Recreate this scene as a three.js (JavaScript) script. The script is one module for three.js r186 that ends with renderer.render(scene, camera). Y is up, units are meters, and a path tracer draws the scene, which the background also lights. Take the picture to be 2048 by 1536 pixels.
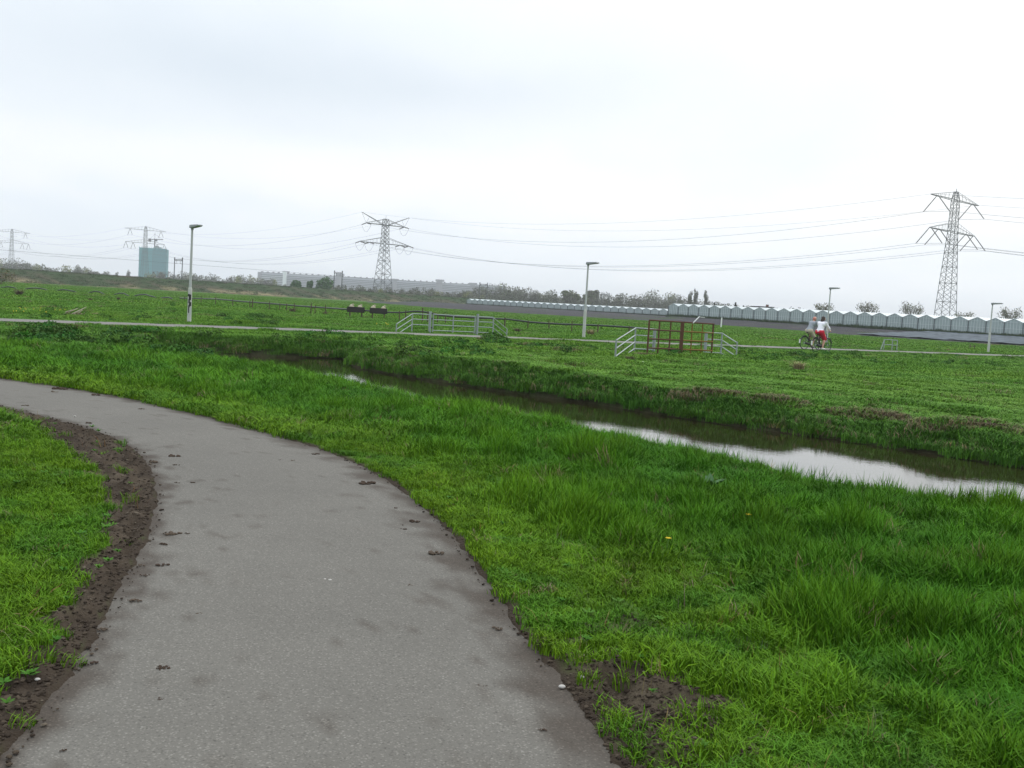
import * as THREE from 'three';
import { mergeGeometries, mergeVertices } from 'three/addons/utils/BufferGeometryUtils.js';
import { MarchingCubes } from 'three/addons/objects/MarchingCubes.js';
import { ImprovedNoise } from 'three/addons/math/ImprovedNoise.js';

// ------------------------------------------------------------------ camera, sky, sun, exposure
const EYE = 1.6, F = 2071, ROLL = 0.058, PITCH = 0.0755;
const scene = new THREE.Scene();
const camera = new THREE.PerspectiveCamera(2 * Math.atan(768 / F) * 180 / Math.PI, 4 / 3, 0.1, 9000);
camera.rotation.order = 'YXZ';
camera.position.set(0, EYE, 0);
camera.rotation.set(-PITCH, 0, ROLL);
camera.updateMatrixWorld(true);
const renderer = new THREE.WebGLRenderer({ antialias: true });
renderer.setSize(1024, 768);
renderer.toneMapping = THREE.LinearToneMapping;
renderer.toneMappingExposure = 1;
renderer.shadowMap.enabled = true;

const noise3 = new ImprovedNoise();
const N2 = (x, z, s = 0) => noise3.noise(x + 31.7, s * 7.31 + 0.5, z + 12.9);
const fbm = (x, z, o = 4, s = 0) => { let a = 0, w = 0.5, t = 0; for (let i = 0; i < o; i++) { a += w * N2(x, z, s + i); t += w; x *= 2.03; z *= 2.03; w *= 0.5; } return a / t; };
const clamp = (v, a = 0, b = 1) => Math.min(b, Math.max(a, v));
const sstep = (a, b, v) => { const t = clamp((v - a) / (b - a)); return t * t * (3 - 2 * t); };
const lerp = (a, b, t) => a + (b - a) * t;
function rng(seed) { let a = seed >>> 0; return () => { a = (a + 0x6D2B79F5) | 0; let t = Math.imul(a ^ (a >>> 15), 1 | a); t = (t + Math.imul(t ^ (t >>> 7), 61 | t)) ^ t; return ((t ^ (t >>> 14)) >>> 0) / 4294967296; }; }

// photo pixel (2048 x 1536) -> ray -> point on a level plane / at a depth
const rayDir = (px, py) => new THREE.Vector3((px - 1024) / F, -(py - 768) / F, -1).applyQuaternion(camera.quaternion);
function P(px, py, y = 0) { const d = rayDir(px, py), t = (y - EYE) / d.y; return new THREE.Vector3(d.x * t, y, d.z * t); }
const hor = (px) => 611 + ROLL * (px - 1024);
const G = (px, dist) => P(px, hor(px) + EYE * F / dist, 0);           // ground point seen in column px at that depth
function azel(px, py) { const d = rayDir(px, py).normalize(); return [Math.atan2(d.x, -d.z), Math.asin(d.y)]; }

{ // overcast sky: layered thin cloud, brighter round the veiled sun to the right
  const W = 1536, H = 768, data = new Float32Array(W * H * 4);
  const blobs = [[330, 70, .20, .05, -.07], [560, 120, .16, .035, -.06], [720, 205, .12, .028, -.075], [900, 160, .15, .03, -.05], [1000, 190, .10, .02, -.03], [640, 275, .12, .013, -.04], [1500, 60, .1, .03, -.02],
    [300, 250, .22, .035, .055], [420, 330, .26, .02, .06], [760, 330, .2, .03, .04], [960, 240, .14, .02, .05], [900, 120, .08, .02, .03], [150, 420, .3, .02, -.03]].map(b => [...azel(b[0], b[1]), b[2], b[3], b[4]]);
  for (let j = 0; j < H; j++) {
    const el = ((j + .5) / H - .5) * Math.PI, ce = Math.cos(el), y = Math.sin(el);
    for (let i = 0; i < W; i++) {
      const ph = ((i + .5) / W - .5) * 2 * Math.PI, x = Math.cos(ph) * ce, z = Math.sin(ph) * ce;
      const az = Math.atan2(x, -z), k = 1 / (Math.max(y, 0) + .14);
      let n = fbm(x * k * .9 + 3.1, z * k * .55, 5, 2), n2 = fbm(x * k * 2.1 - 7, z * k * 1.2, 4, 9);
      let v = 0;                                              // cloud thickness: negative = greyer and bluer
      for (const b of blobs) { const da = (az - b[0]) / b[2], de = (el - b[1] + .012 * n2) / b[3]; v += b[4] * .65 * Math.exp(-(da * da + de * de) * .5); }
      v += n * .06 + n2 * .055;
      // veiled sun, azimuth 40 deg to the right, 38 deg up
      const sd = x * .507 + y * .616 + z * -.604, glow = Math.exp((sd - 1) * 2.6);
      const s = (.955 + .2 * glow + v + .09 * Math.exp(-Math.max(y, 0) * 12)) * (1 + 1.15 * sstep(.16, 1, y));   // overcast: the zenith is brighter than the horizon
      const c = (1 - glow) * .6 + clamp(-v * 2.5, -.12, .3);
      const o = (j * W + i) * 4;
      data[o] = s * (1 - .19 * c - (v > .02 ? 0 : .012)); data[o + 1] = s * (1 - .075 * c); data[o + 2] = s * (1 + .06 * c - clamp(v, 0, .06) * .4); data[o + 3] = 1;
      if (y < -.02) { data[o] = data[o + 1] = data[o + 2] = .12; }
    }
  }
  const t = new THREE.DataTexture(data, W, H, THREE.RGBAFormat, THREE.FloatType);
  t.mapping = THREE.EquirectangularReflectionMapping; t.magFilter = t.minFilter = THREE.LinearFilter; t.needsUpdate = true;
  scene.background = t; scene.environment = t;
}
const sun = new THREE.DirectionalLight(new THREE.Color(1, .97, .92), .7);
sun.position.set(.507 * 200, .616 * 200, -.604 * 200); sun.target.position.set(0, 0, 0);
sun.castShadow = true; sun.shadow.radius = 40; sun.shadow.mapSize.set(2048, 2048);
Object.assign(sun.shadow.camera, { left: -120, right: 120, top: 120, bottom: -120, near: 1, far: 600 });
scene.add(sun, sun.target);
scene.fog = new THREE.FogExp2(new THREE.Color(.91, .93, .95), 0.00028);

// ------------------------------------------------------------------ helpers
const used = new Map();
function numbered(n) { const k = used.get(n) ?? 0; used.set(n, k + 1); return k ? `${n}_${String(k).padStart(3, '0')}` : n; }
const shadow = (m) => { m.castShadow = m.receiveShadow = true; return m; };
function tag(o, label, category, group, kind) { if (label) o.userData.label = label; if (category) o.userData.category = category; if (group) o.userData.group = group; if (kind) o.userData.kind = kind; return o; }
function thing(name, label, category, pos = [0, 0, 0], turn = 0, group) {
  const o = new THREE.Group(); o.name = numbered(name); scene.add(o); o.position.set(...(pos.isVector3 ? pos.toArray() : pos)); o.rotation.y = turn; return tag(o, label, category, group);
}
const merge = (a) => Array.isArray(a) ? (a.length === 1 ? a[0] : mergeGeometries(a.map(g => g.index ? g.toNonIndexed() : g))) : a;
function part(parent, name, geo, mat, label) { const m = shadow(new THREE.Mesh(merge(geo), mat)); m.name = name; parent.add(m); if (label) m.userData.label = label; return m; }
function single(name, geo, mat, label, category, group, kind) { const m = shadow(new THREE.Mesh(merge(geo), mat)); m.name = numbered(name); scene.add(m); return tag(m, label, category, group, kind); }
function copy(o, pos, turn, label) { const c = o.clone(); c.name = numbered(o.name.replace(/_\d{3}$/, '')); c.userData = { ...o.userData }; scene.add(c); if (pos) c.position.set(...(pos.isVector3 ? pos.toArray() : pos)); if (turn !== undefined) c.rotation.y = turn; if (label) c.userData.label = label; return c; }
const V = (x, y, z) => new THREE.Vector3(x, y, z);
function box(w, h, d, x = 0, y = 0, z = 0, ry = 0) { const g = new THREE.BoxGeometry(w, h, d); if (ry) g.rotateY(ry); g.translate(x, y, z); return g; }
function bar(a, b, r, seg = 6, r2 = r) { // round bar from a to b
  a = a.isVector3 ? a : V(...a); b = b.isVector3 ? b : V(...b);
  const d = b.clone().sub(a), L = d.length(), g = new THREE.CylinderGeometry(r2, r, L, seg, 1);
  g.translate(0, L / 2, 0); g.applyQuaternion(new THREE.Quaternion().setFromUnitVectors(V(0, 1, 0), d.normalize())); g.translate(a.x, a.y, a.z); return g;
}
function tube(pts, r, seg = 6, n = 0) { const c = new THREE.CatmullRomCurve3(pts.map(p => p.isVector3 ? p : V(...p)), false, 'centripetal'); return new THREE.TubeGeometry(c, n || pts.length * 4, r, seg, false); }
function ball(r, x, y, z, sx = 1, sy = 1, sz = 1, w = 12, h = 8) { const g = new THREE.SphereGeometry(r, w, h); g.scale(sx, sy, sz); g.translate(x, y, z); return g; }
function soup(pos, col) { // triangles from a flat list, optional per-vertex colours
  const g = new THREE.BufferGeometry(); g.setAttribute('position', new THREE.Float32BufferAttribute(pos, 3));
  g.setAttribute('uv', new THREE.Float32BufferAttribute(new Float32Array(pos.length / 3 * 2), 2));
  if (col) g.setAttribute('color', new THREE.Float32BufferAttribute(col, 3)); g.computeVertexNormals(); return g;
}
const lin = (r, g, b) => new THREE.Color().setRGB(r, g, b);
const std = (c, rough = .8, o = {}) => new THREE.MeshPhysicalMaterial({ color: lin(...c), roughness: rough, specularIntensity: rough > .75 ? .35 : 1, ...o });
const matte = (o) => new THREE.MeshPhysicalMaterial({ roughness: 1, specularIntensity: .15, ...o });   // loose soil, leaves, worn grit: hardly any mirror part
const DS = { side: THREE.DoubleSide };
function noiseTex(size, f, color) { // f(u,v) with u,v tileable in 0..1 -> [r,g,b] 0..1
  const d = new Uint8Array(size * size * 4);
  for (let j = 0; j < size; j++) for (let i = 0; i < size; i++) { const c = f(i, j), o = (j * size + i) * 4; d[o] = clamp(c[0]) * 255; d[o + 1] = clamp(c[1]) * 255; d[o + 2] = clamp(c[2]) * 255; d[o + 3] = 255; }
  const t = new THREE.DataTexture(d, size, size, THREE.RGBAFormat); t.wrapS = t.wrapT = THREE.RepeatWrapping; t.magFilter = THREE.LinearFilter; t.minFilter = THREE.LinearMipmapLinearFilter; t.generateMipmaps = true; if (color) t.colorSpace = THREE.SRGBColorSpace; t.needsUpdate = true; return t;
}

// ------------------------------------------------------------------ layout lines (from the photograph, laid on the ground)
const spline = (pts, n) => new THREE.CatmullRomCurve3(pts, false, 'centripetal').getSpacedPoints(n);
const pathLeft = spline([V(-.7, 0, 9), V(-1.0, 0, 3), V(-1.35, 0, -1.2), ...[[0, 1500], [100, 1390], [200, 1230], [240, 1160], [275, 1100], [300, 1030], [305, 980], [290, 930], [240, 885], [150, 852], [60, 830], [0, 815]].map(p => P(...p)), V(-9, 0, -13.9), V(-14, 0, -15.6), V(-24, 0, -17.5)], 150);
const pathRight = spline([V(1.5, 0, 9), V(1.2, 0, 3), V(.85, 0, -1.2), ...[[1225, 1500], [1140, 1370], [1050, 1260], [1000, 1190], [950, 1120], [900, 1060], [850, 1015], [800, 975], [750, 945], [680, 912], [600, 885], [500, 856], [400, 830], [300, 806], [200, 786], [100, 770], [0, 757]].map(p => P(...p)), V(-10.5, 0, -17.5), V(-15.5, 0, -18.7), V(-25, 0, -20.2)], 150);
const WL = -0.45;
const waterFar = [[2048, 937], [1900, 914], [1700, 884], [1500, 857], [1300, 827], [1180, 807], [1080, 794], [1000, 783], [900, 767], [800, 752], [740, 741], [700, 732], [706, 722], [680, 717], [600, 715], [500, 713], [400, 711], [330, 707], [280, 703]].map(p => P(p[0], p[1], WL));
const crest = [[280, 706], [330, 709], [390, 717], [440, 728], [520, 742], [600, 756], [680, 769], [760, 779], [850, 791], [950, 806], [1000, 815], [1200, 847], [1400, 881], [1600, 917], [1800, 956], [2048, 993]].map(p => P(p[0], p[1], -.06));
{ // extend both banks out of the frame to the right
  const a = waterFar[0].clone().sub(waterFar[2]).normalize(), b = crest[crest.length - 1].clone().sub(crest[crest.length - 3]).normalize();
  waterFar.unshift(waterFar[0].clone().addScaledVector(a, 14)); crest.push(crest[crest.length - 1].clone().addScaledVector(b, 14));
}
const waterNear = crest.map((c, i) => { const q = waterFar.reduce((m, w) => w.distanceTo(c) < m.distanceTo(c) ? w : m, waterFar[0]); const d = q.clone().sub(c); d.y = 0; return c.clone().addScaledVector(d.normalize(), lerp(-.25, .25, sstep(10.5, 15, -c.z)) + 1.35 * sstep(16.5, 21, -c.z)); });
const farPath = spline([[-500, 637], [-200, 644.5], [0, 650], [200, 656], [400, 662], [600, 668], [800, 675], [1000, 682], [1200, 689.5], [1400, 696], [1600, 702], [1800, 709], [2048, 717], [2300, 724], [2600, 732]].map(p => P(...p)), 90);
function segDist(x, z, a, b) { const dx = b.x - a.x, dz = b.z - a.z, t = clamp(((x - a.x) * dx + (z - a.z) * dz) / (dx * dx + dz * dz)); return Math.hypot(x - a.x - dx * t, z - a.z - dz * t); }
function lineDist(x, z, L) { let m = 1e9; for (let i = 0; i + 1 < L.length; i++) { const d = segDist(x, z, L[i], L[i + 1]); if (d < m) m = d; } return m; }
function inside(x, z, poly) { let c = false; for (let i = 0, j = poly.length - 1; i < poly.length; j = i++) { const a = poly[i], b = poly[j]; if ((a.z > z) !== (b.z > z) && x < (b.x - a.x) * (z - a.z) / (b.z - a.z) + a.x) c = !c; } return c; }
const pathPoly = [...pathLeft, ...pathRight.slice().reverse()], waterPoly = [...waterFar, ...waterNear];
function sdPath(x, z) { if (z < -26 || x > 6 || x < -30) return 9; const dl = lineDist(x, z, pathLeft), dr = lineDist(x, z, pathRight), d = Math.min(dl, dr); return inside(x, z, pathPoly) ? -d : d; }
const leftSide = (x, z) => lineDist(x, z, pathLeft) < lineDist(x, z, pathRight);
function sdWater(x, z) { if (z < -42 || z > 5 || Math.hypot(x, z) > 50) return [9, false]; const f = lineDist(x, z, waterFar), n = lineDist(x, z, waterNear), i = inside(x, z, waterPoly), d = Math.min(f, n); return [i ? -d : d, n < f]; }
const farPathD = (x, z) => { const r = Math.hypot(x, z); return r < 25 || r > 130 ? 99 : lineDist(x, z, farPath); };
const heaps = [[1230, 800, .5, .12], [1330, 797, .8, .22], [1400, 792, .9, .26], [1450, 796, .6, .18], [1530, 805, .8, .2], [1570, 808, .6, .15], [1700, 823, .7, .18], [1760, 830, .8, .2], [1850, 868, .8, .22], [1890, 850, .9, .3], [1960, 852, 1, .3], [2030, 862, .8, .25], [1060, 700, .8, .2], [1130, 715, .6, .15], [1160, 745, .6, .15], [1250, 708, .6, .2], [980, 690, .6, .2], [1290, 722, .5, .15], [1345, 738, .4, .12], [130, 668, .8, .2], [50, 664, .6, .2]].map(h => ({ p: P(h[0], h[1], -.05), r: h[2] * .75, h: h[3] * .5 }));
const bareSpots = [[1275, 1385, .42, .98], [1335, 1420, .32, .97], [1235, 1345, .24, .9], [1200, 1325, .2, .8], [1240, 1255, .35, .6], [1310, 1250, .3, .5], [1120, 1290, .16, .7], [1390, 1100, .14, .7], [1270, 1440, .25, .9], [1300, 1525, .3, .8], [1480, 1520, .2, .7], [1180, 1205, .3, .4], [1420, 1300, .35, .4]].map(b => ({ p: P(b[0], b[1], 0), r: b[2], k: b[3] }));
const mudOuter = spline([V(-1.75, 0, 4), V(-1.9, 0, -1.2), ...[[0, 1400], [50, 1350], [100, 1300], [150, 1240], [165, 1200], [180, 1150], [215, 1070], [226, 1020], [211, 975], [180, 930], [130, 890], [60, 850], [0, 828]].map(p => P(...p)), V(-9.6, 0, -13.6), V(-14, 0, -15.2)], 80);
const mudPoly = [...pathLeft.slice(0, 120), ...mudOuter.slice().reverse()];
function mudAmount(x, z) { // 1 in the churned strip inside the bend
  if (z < -16 || x > 0) return 0; const i = inside(x, z, mudPoly), d = lineDist(x, z, mudOuter); return sstep(-.12, .0, (i ? d : -d) + .12 * N2(x * 5, z * 5, 3)); }
function bareAmount(x, z) { let v = 0; for (const b of bareSpots) { const d = Math.hypot(x - b.p.x, z - b.p.z); if (d < b.r * 2) v = Math.max(v, b.k * (1 - sstep(b.r * .55, b.r * 1.25, d + .16 * N2(x * 7, z * 7, 5)))); } return v; }
function heapAmount(x, z) { let v = 0, h = 0; for (const b of heaps) { const d = Math.hypot(x - b.p.x, z - b.p.z); if (d < b.r * 2.5) { const e = Math.exp(-d * d / (b.r * b.r) * 1.6); v = Math.max(v, e); h += b.h * e; } } return [v, h]; }

function groundAt(x, z) {
  const r = Math.hypot(x, z), out = { y: 0, water: 9, near: false, path: 9, fpath: 99, heap: 0 };
  if (r > 420) { out.y = -.02; return out; }
  const sp = sdPath(x, z), [sw, near] = sdWater(x, z), fp = farPathD(x, z);
  const isFarSide = sw < 9 ? !near : r > 20;
  let y = fbm(x * .5, z * .5, 3, 4) * .07 * sstep(.1, 1.2, sp) + fbm(x * 2.1, z * 2.1, 2, 6) * .06 * sstep(.05, .9, sp);
  if (isFarSide) y += fbm(x * .35, z * .35, 3, 14) * .14 - .2 + .3 * sstep(17, 26, -z);
  y *= sstep(1.5, 3.5, fp); if (fp < 3.5) y = lerp(.15, y, sstep(1.4, 3.5, fp));
  const [hv, hh] = heapAmount(x, z); y += hh;
  if (sp < .5) { const e = sp + .035 * N2(x * 6, z * 6, 25) + .02 * N2(x * 17, z * 17, 26); y = lerp(-.03, Math.max(y, -.004) + .014, sstep(-.07, -.01, e)); }
  if (r < 20) { const mu = Math.max(mudAmount(x, z), bareAmount(x, z)); if (mu > 0) y += mu * sstep(-.02, .1, sp) * (fbm(x * 7, z * 7, 3, 27) * .12 + .004); }
  if (sw < 9) {
    if (sw < 0) y = WL - .02 - .55 * sstep(0, .8, -sw);
    else {
      const wob = .22 * N2(x * 1.1, z * 1.1, 21);
      const k = near ? sstep(-.3, 2.3, sw) * .92 + .08 * sstep(0, .2, sw) : sstep(-.1, 1.15 + wob, sw) * .75 + .25 * sstep(0, .15, sw);
      y = lerp(WL - .02, y, k);
    }
  }
  out.y = y; out.water = sw; out.near = near; out.path = sp; out.fpath = fp; out.heap = hv; return out;
}
const PIPE_D = [[0, 128], [200, 124], [360, 110], [436, 95], [499, 88], [600, 80], [710, 72], [910, 70], [1100, 68], [1350, 66], [1700, 76], [2100, 92], [2600, 110]];
const pipeDist = (px) => { for (let i = 0; i + 1 < PIPE_D.length; i++) if (px <= PIPE_D[i + 1][0]) return lerp(PIPE_D[i][1], PIPE_D[i + 1][1], (px - PIPE_D[i][0]) / (PIPE_D[i + 1][0] - PIPE_D[i][0])); return 110; };
const gy = (x, z) => groundAt(x, z).y;
const onGround = (px, py) => { let p = P(px, py, 0); for (let i = 0; i < 3; i++) p = P(px, py, gy(p.x, p.z)); return p; };

// ------------------------------------------------------------------ materials shared
const bumpTex = noiseTex(512, (() => { const r = rng(5), n = 512, a = new Float32Array(n * n); for (let k = 0; k < n * n; k++) a[k] = r();
  const at = (i, j) => a[((j + n) % n) * n + (i + n) % n];
  return (i, j) => { let v = at(i, j) * .25; for (const s of [2, 4, 8, 16, 32]) { const x = i / s, y = j / s, x0 = Math.floor(x), y0 = Math.floor(y), fx = x - x0, fy = y - y0, m = n / s; const q = (p, t) => a[((t % m + m) % m) * n + (p % m + m) % m + s * 37 % n]; v += .18 * Math.log2(s) * .6 * lerp(lerp(q(x0, y0), q(x0 + 1, y0), fx), lerp(q(x0, y0 + 1), q(x0 + 1, y0 + 1), fx), fy); } v /= 1.9; return [v, v, v]; }; })());
const M = {
  galv: std([.27, .3, .3], .5, { metalness: .4 }), rust: std([.1, .05, .032], .9), rustYellow: std([.17, .1, .025], .85),
  concrete: std([.42, .42, .39], .85), darkMetal: std([.05, .055, .06], .5, { metalness: .4 }), lampHead: std([.22, .23, .24], .5, { metalness: .3 }),
  lattice: std([.085, .095, .095], .6, { metalness: .35 }), insul: std([.06, .05, .045], .4), wire: std([.13, .14, .15], .6, { metalness: .3 }),
  rubber: std([.015, .016, .018], .45), wood: std([.09, .065, .045], .9), palewood: std([.5, .44, .34], .9), white: std([.7, .7, .68], .6), black: std([.012, .012, .013], .5),
  bark: std([.10, .085, .065], .95), barkGrey: std([.14, .125, .11], .95), mud: std([.05, .034, .024], .95), stone: std([.4, .38, .35], .9),
};

// ------------------------------------------------------------------ ground
console.log('ground');
{
  const angs = [], rings = [];
  for (let a = -Math.PI; a < -.66; a += .05) angs.push(a);
  for (let i = 0; i <= 560; i++) angs.push(-.66 + 1.32 * i / 560);
  for (let a = .66 + .05; a <= Math.PI + 1e-6; a += .05) angs.push(Math.min(a, Math.PI)); if (angs[angs.length - 1] < Math.PI) angs.push(Math.PI);
  for (let r = .6; r < 3200;) { rings.push(r); r *= r < 2.5 ? 1.05 : r < 34 ? 1.011 : r < 75 ? 1.016 : r < 240 ? 1.03 : 1.1; } rings.push(3200);
  const na = angs.length, nr = rings.length, pos = new Float32Array((na * nr + 1) * 3), col = new Float32Array((na * nr + 1) * 3), uv = new Float32Array((na * nr + 1) * 2), idx = [];
  const c = new THREE.Color();
  const A = { lush: [.036, .1, .012], short: [.06, .12, .012], pasture: [.062, .13, .02], soil: [.04, .03, .022], brown: [.13, .095, .055], bed: [.03, .026, .015], haze: [.07, .13, .035], bank: [.035, .06, .016] };
  const mixc = (a, b, t) => [lerp(a[0], b[0], t), lerp(a[1], b[1], t), lerp(a[2], b[2], t)];
  const put = (k, x, z) => {
    const g = groundAt(x, z), r = Math.hypot(x, z); pos.set([x, g.y, z], k * 3); uv.set([x / 2.3, z / 2.3], k * 2);
    const n = fbm(x * .9, z * .9, 3, 30), m = fbm(x * .12, z * .12, 3, 33), f = N2(x * 6, z * 6, 36);
    let q = r < 24 ? mixc(A.lush, A.short, sstep(1.4, .4, g.path + n * .6)) : A.pasture;
    q = mixc(q, A.lush, clamp(.5 + n * 1.6) * .45);
    
    q = mixc(q, A.brown, sstep(.28, .5, n + .3 * f) * .5);
    if (g.water < 1.4) q = mixc(g.near ? A.bank : mixc(A.bank, A.soil, clamp(.5 + n)), q, sstep(.1, 1.3, g.water));
    if (g.water < .02) q = A.bed;
    if (g.heap > .3) q = mixc(q, A.brown, sstep(.3, .8, g.heap + .5 * f) * .85);
    if (r < 24) { const b = Math.max(mudAmount(x, z), bareAmount(x, z)); q = mixc(q, mixc(A.soil, [.072, .056, .04], clamp(.5 + f + n)), b); if (g.path < .12) q = mixc(A.soil, q, sstep(-.02, .12, g.path + .04 * f)); }
    col.set(q.map(v => v * (1 + .12 * f)), k * 3);
  };
  for (let j = 0; j < nr; j++) for (let i = 0; i < na; i++) put(j * na + i, Math.sin(angs[i]) * rings[j], -Math.cos(angs[i]) * rings[j]);
  put(na * nr, 0, 0);
  for (let i = 0; i + 1 < na; i++) { idx.push(na * nr, i + 1, i); for (let j = 0; j + 1 < nr; j++) { const a = j * na + i; idx.push(a, a + 1, a + na, a + 1, a + na + 1, a + na); } }
  const g = new THREE.BufferGeometry(); g.setAttribute('position', new THREE.BufferAttribute(pos, 3)); g.setAttribute('color', new THREE.BufferAttribute(col, 3)); g.setAttribute('uv', new THREE.BufferAttribute(uv, 2)); g.setIndex(idx); g.computeVertexNormals();
  single('ground', g, matte({ vertexColors: true, bumpMap: bumpTex, bumpScale: .05 }), 'flat green polder meadow and verge ground', null, null, 'structure');
}
function ribbon(L, R, across, yf, colf, uvs = 1) { // sheet between two lines of equal length
  const n = L.length, pos = [], col = [], uv = [], idx = []; let s = 0;
  for (let i = 0; i < n; i++) { if (i) s += .5 * (L[i].distanceTo(L[i - 1]) + R[i].distanceTo(R[i - 1]));
    for (let j = 0; j <= across; j++) { const t = j / across, x = lerp(L[i].x, R[i].x, t), z = lerp(L[i].z, R[i].z, t); pos.push(x, yf(x, z, t, i), z); uv.push(x * uvs, z * uvs); col.push(...colf(x, z, t, i)); } }
  for (let i = 0; i + 1 < n; i++) for (let j = 0; j < across; j++) { const a = i * (across + 1) + j; idx.push(a, a + 1, a + across + 1, a + 1, a + across + 2, a + across + 1); }
  const g = new THREE.BufferGeometry(); g.setAttribute('position', new THREE.Float32BufferAttribute(pos, 3)); g.setAttribute('color', new THREE.Float32BufferAttribute(col, 3)); g.setAttribute('uv', new THREE.Float32BufferAttribute(uv, 2)); g.setIndex(idx); g.computeVertexNormals();
  if (g.attributes.normal.getY(0) < 0) { const ix = g.index.array; for (let k = 0; k < ix.length; k += 3) { const t = ix[k]; ix[k] = ix[k + 1]; ix[k + 1] = t; } g.computeVertexNormals(); } return g;
}
{ // near cycle path: weathered asphalt with exposed grit, mud trodden along its edges
  const r = rng(77), n = 1024, spk = new Float32Array(n * n).fill(0);
  for (let k = 0; k < n * n; k++) spk[k] = (r() - .5) * .1;
  for (let k = 0; k < 26000; k++) { const x = r() * n | 0, y = r() * n | 0, v = r() < .55 ? .1 + r() * .28 : -.08 - r() * .16, s = 1 + r() * 2.2; for (let dy = -2; dy <= 2; dy++) for (let dx = -2; dx <= 2; dx++) if (dx * dx + dy * dy < s * s) spk[((y + dy + n) % n) * n + (x + dx + n) % n] += v * .5; }
  const map = noiseTex(n, (i, j) => { const v = .80 + spk[j * n + i] * .75; return [v, v * .992, v * .985]; }, true);
  const bm = noiseTex(n, (i, j) => { const v = .5 + spk[j * n + i] * .8; return [v, v, v]; });
  const dens = (L) => spline(L, 420);
  const g = ribbon(dens(pathLeft), dens(pathRight), 44, (x, z, t) => .004 + .012 * Math.sin(Math.PI * t) + .004 * N2(x * 1.3, z * 1.3, 41), (x, z, t) => {
    const w = 2.1, dl = t * w, dr = (1 - t) * w, n1 = fbm(x * 3.1, z * 3.1, 3, 44), n2 = N2(x * 14, z * 14, 47), n3 = fbm(x * .7, z * .7, 2, 49);
    let k = .2 + .022 * n3 + .016 * n1, q = [k * 1.03, k * .98, k * .875];
    const mud = Math.max(sstep(.34, .02, dr + n1 * .45 + n2 * .1) * .75, sstep(.22, .0, dl + n1 * .3 + n2 * .1) * .8, sstep(.22, .5, n1 + .35 * n2) * sstep(.9, .3, Math.min(dl, dr)) * .55, sstep(.36, .54, n1 + .5 * n2) * .42, sstep(.5, .66, N2(x * 5.5, z * 5.5, 53) + .35 * n2) * .42 * sstep(1.3, .5, Math.min(dl, dr)));
    return [lerp(q[0], .07, mud), lerp(q[1], .052, mud), lerp(q[2], .039, mud)];
  }, 1 / 1.7);
  single('cycle_path', g, matte({ vertexColors: true, map, bumpMap: bm, bumpScale: .004, roughness: .9, specularIntensity: .3 }), 'grey asphalt cycle path bending left between grass verges', null, null, 'structure');
  // far cycle path
  const L = [], R = []; for (let i = 0; i < farPath.length; i++) { const a = farPath[Math.max(0, i - 1)], b = farPath[Math.min(farPath.length - 1, i + 1)], d = b.clone().sub(a).normalize(); L.push(V(farPath[i].x + d.z * 1.15, 0, farPath[i].z - d.x * 1.15)); R.push(V(farPath[i].x - d.z * 1.15, 0, farPath[i].z + d.x * 1.15)); }
  single('far_cycle_path', ribbon(L, R, 6, () => .175, (x, z) => { const k = .27 + .03 * N2(x * .8, z * .8, 51); return [k, k * .96, k * .88]; }, 1 / 1.7), matte({ vertexColors: true, map, roughness: .9, specularIntensity: .3 }), 'pale straight cycle path crossing the meadow beyond the ditch', null, null, 'structure');
}
{ // ditch water
  const sh = new THREE.Shape(waterPoly.map(p => new THREE.Vector2(p.x, -p.z))), g = new THREE.ShapeGeometry(sh); g.rotateX(-Math.PI / 2); g.translate(0, WL, 0);
  const uv = g.attributes.uv, ps = g.attributes.position; for (let i = 0; i < ps.count; i++) uv.setXY(i, ps.getX(i) / 3, ps.getZ(i) / 3);
  single('ditch_water', g, new THREE.MeshPhysicalMaterial({ color: lin(.022, .02, .008), roughness: .02, ior: 1.85, bumpMap: bumpTex, bumpScale: .001 }), 'still dark ditch water mirroring the pale sky', null, null, 'structure');
}

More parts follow.
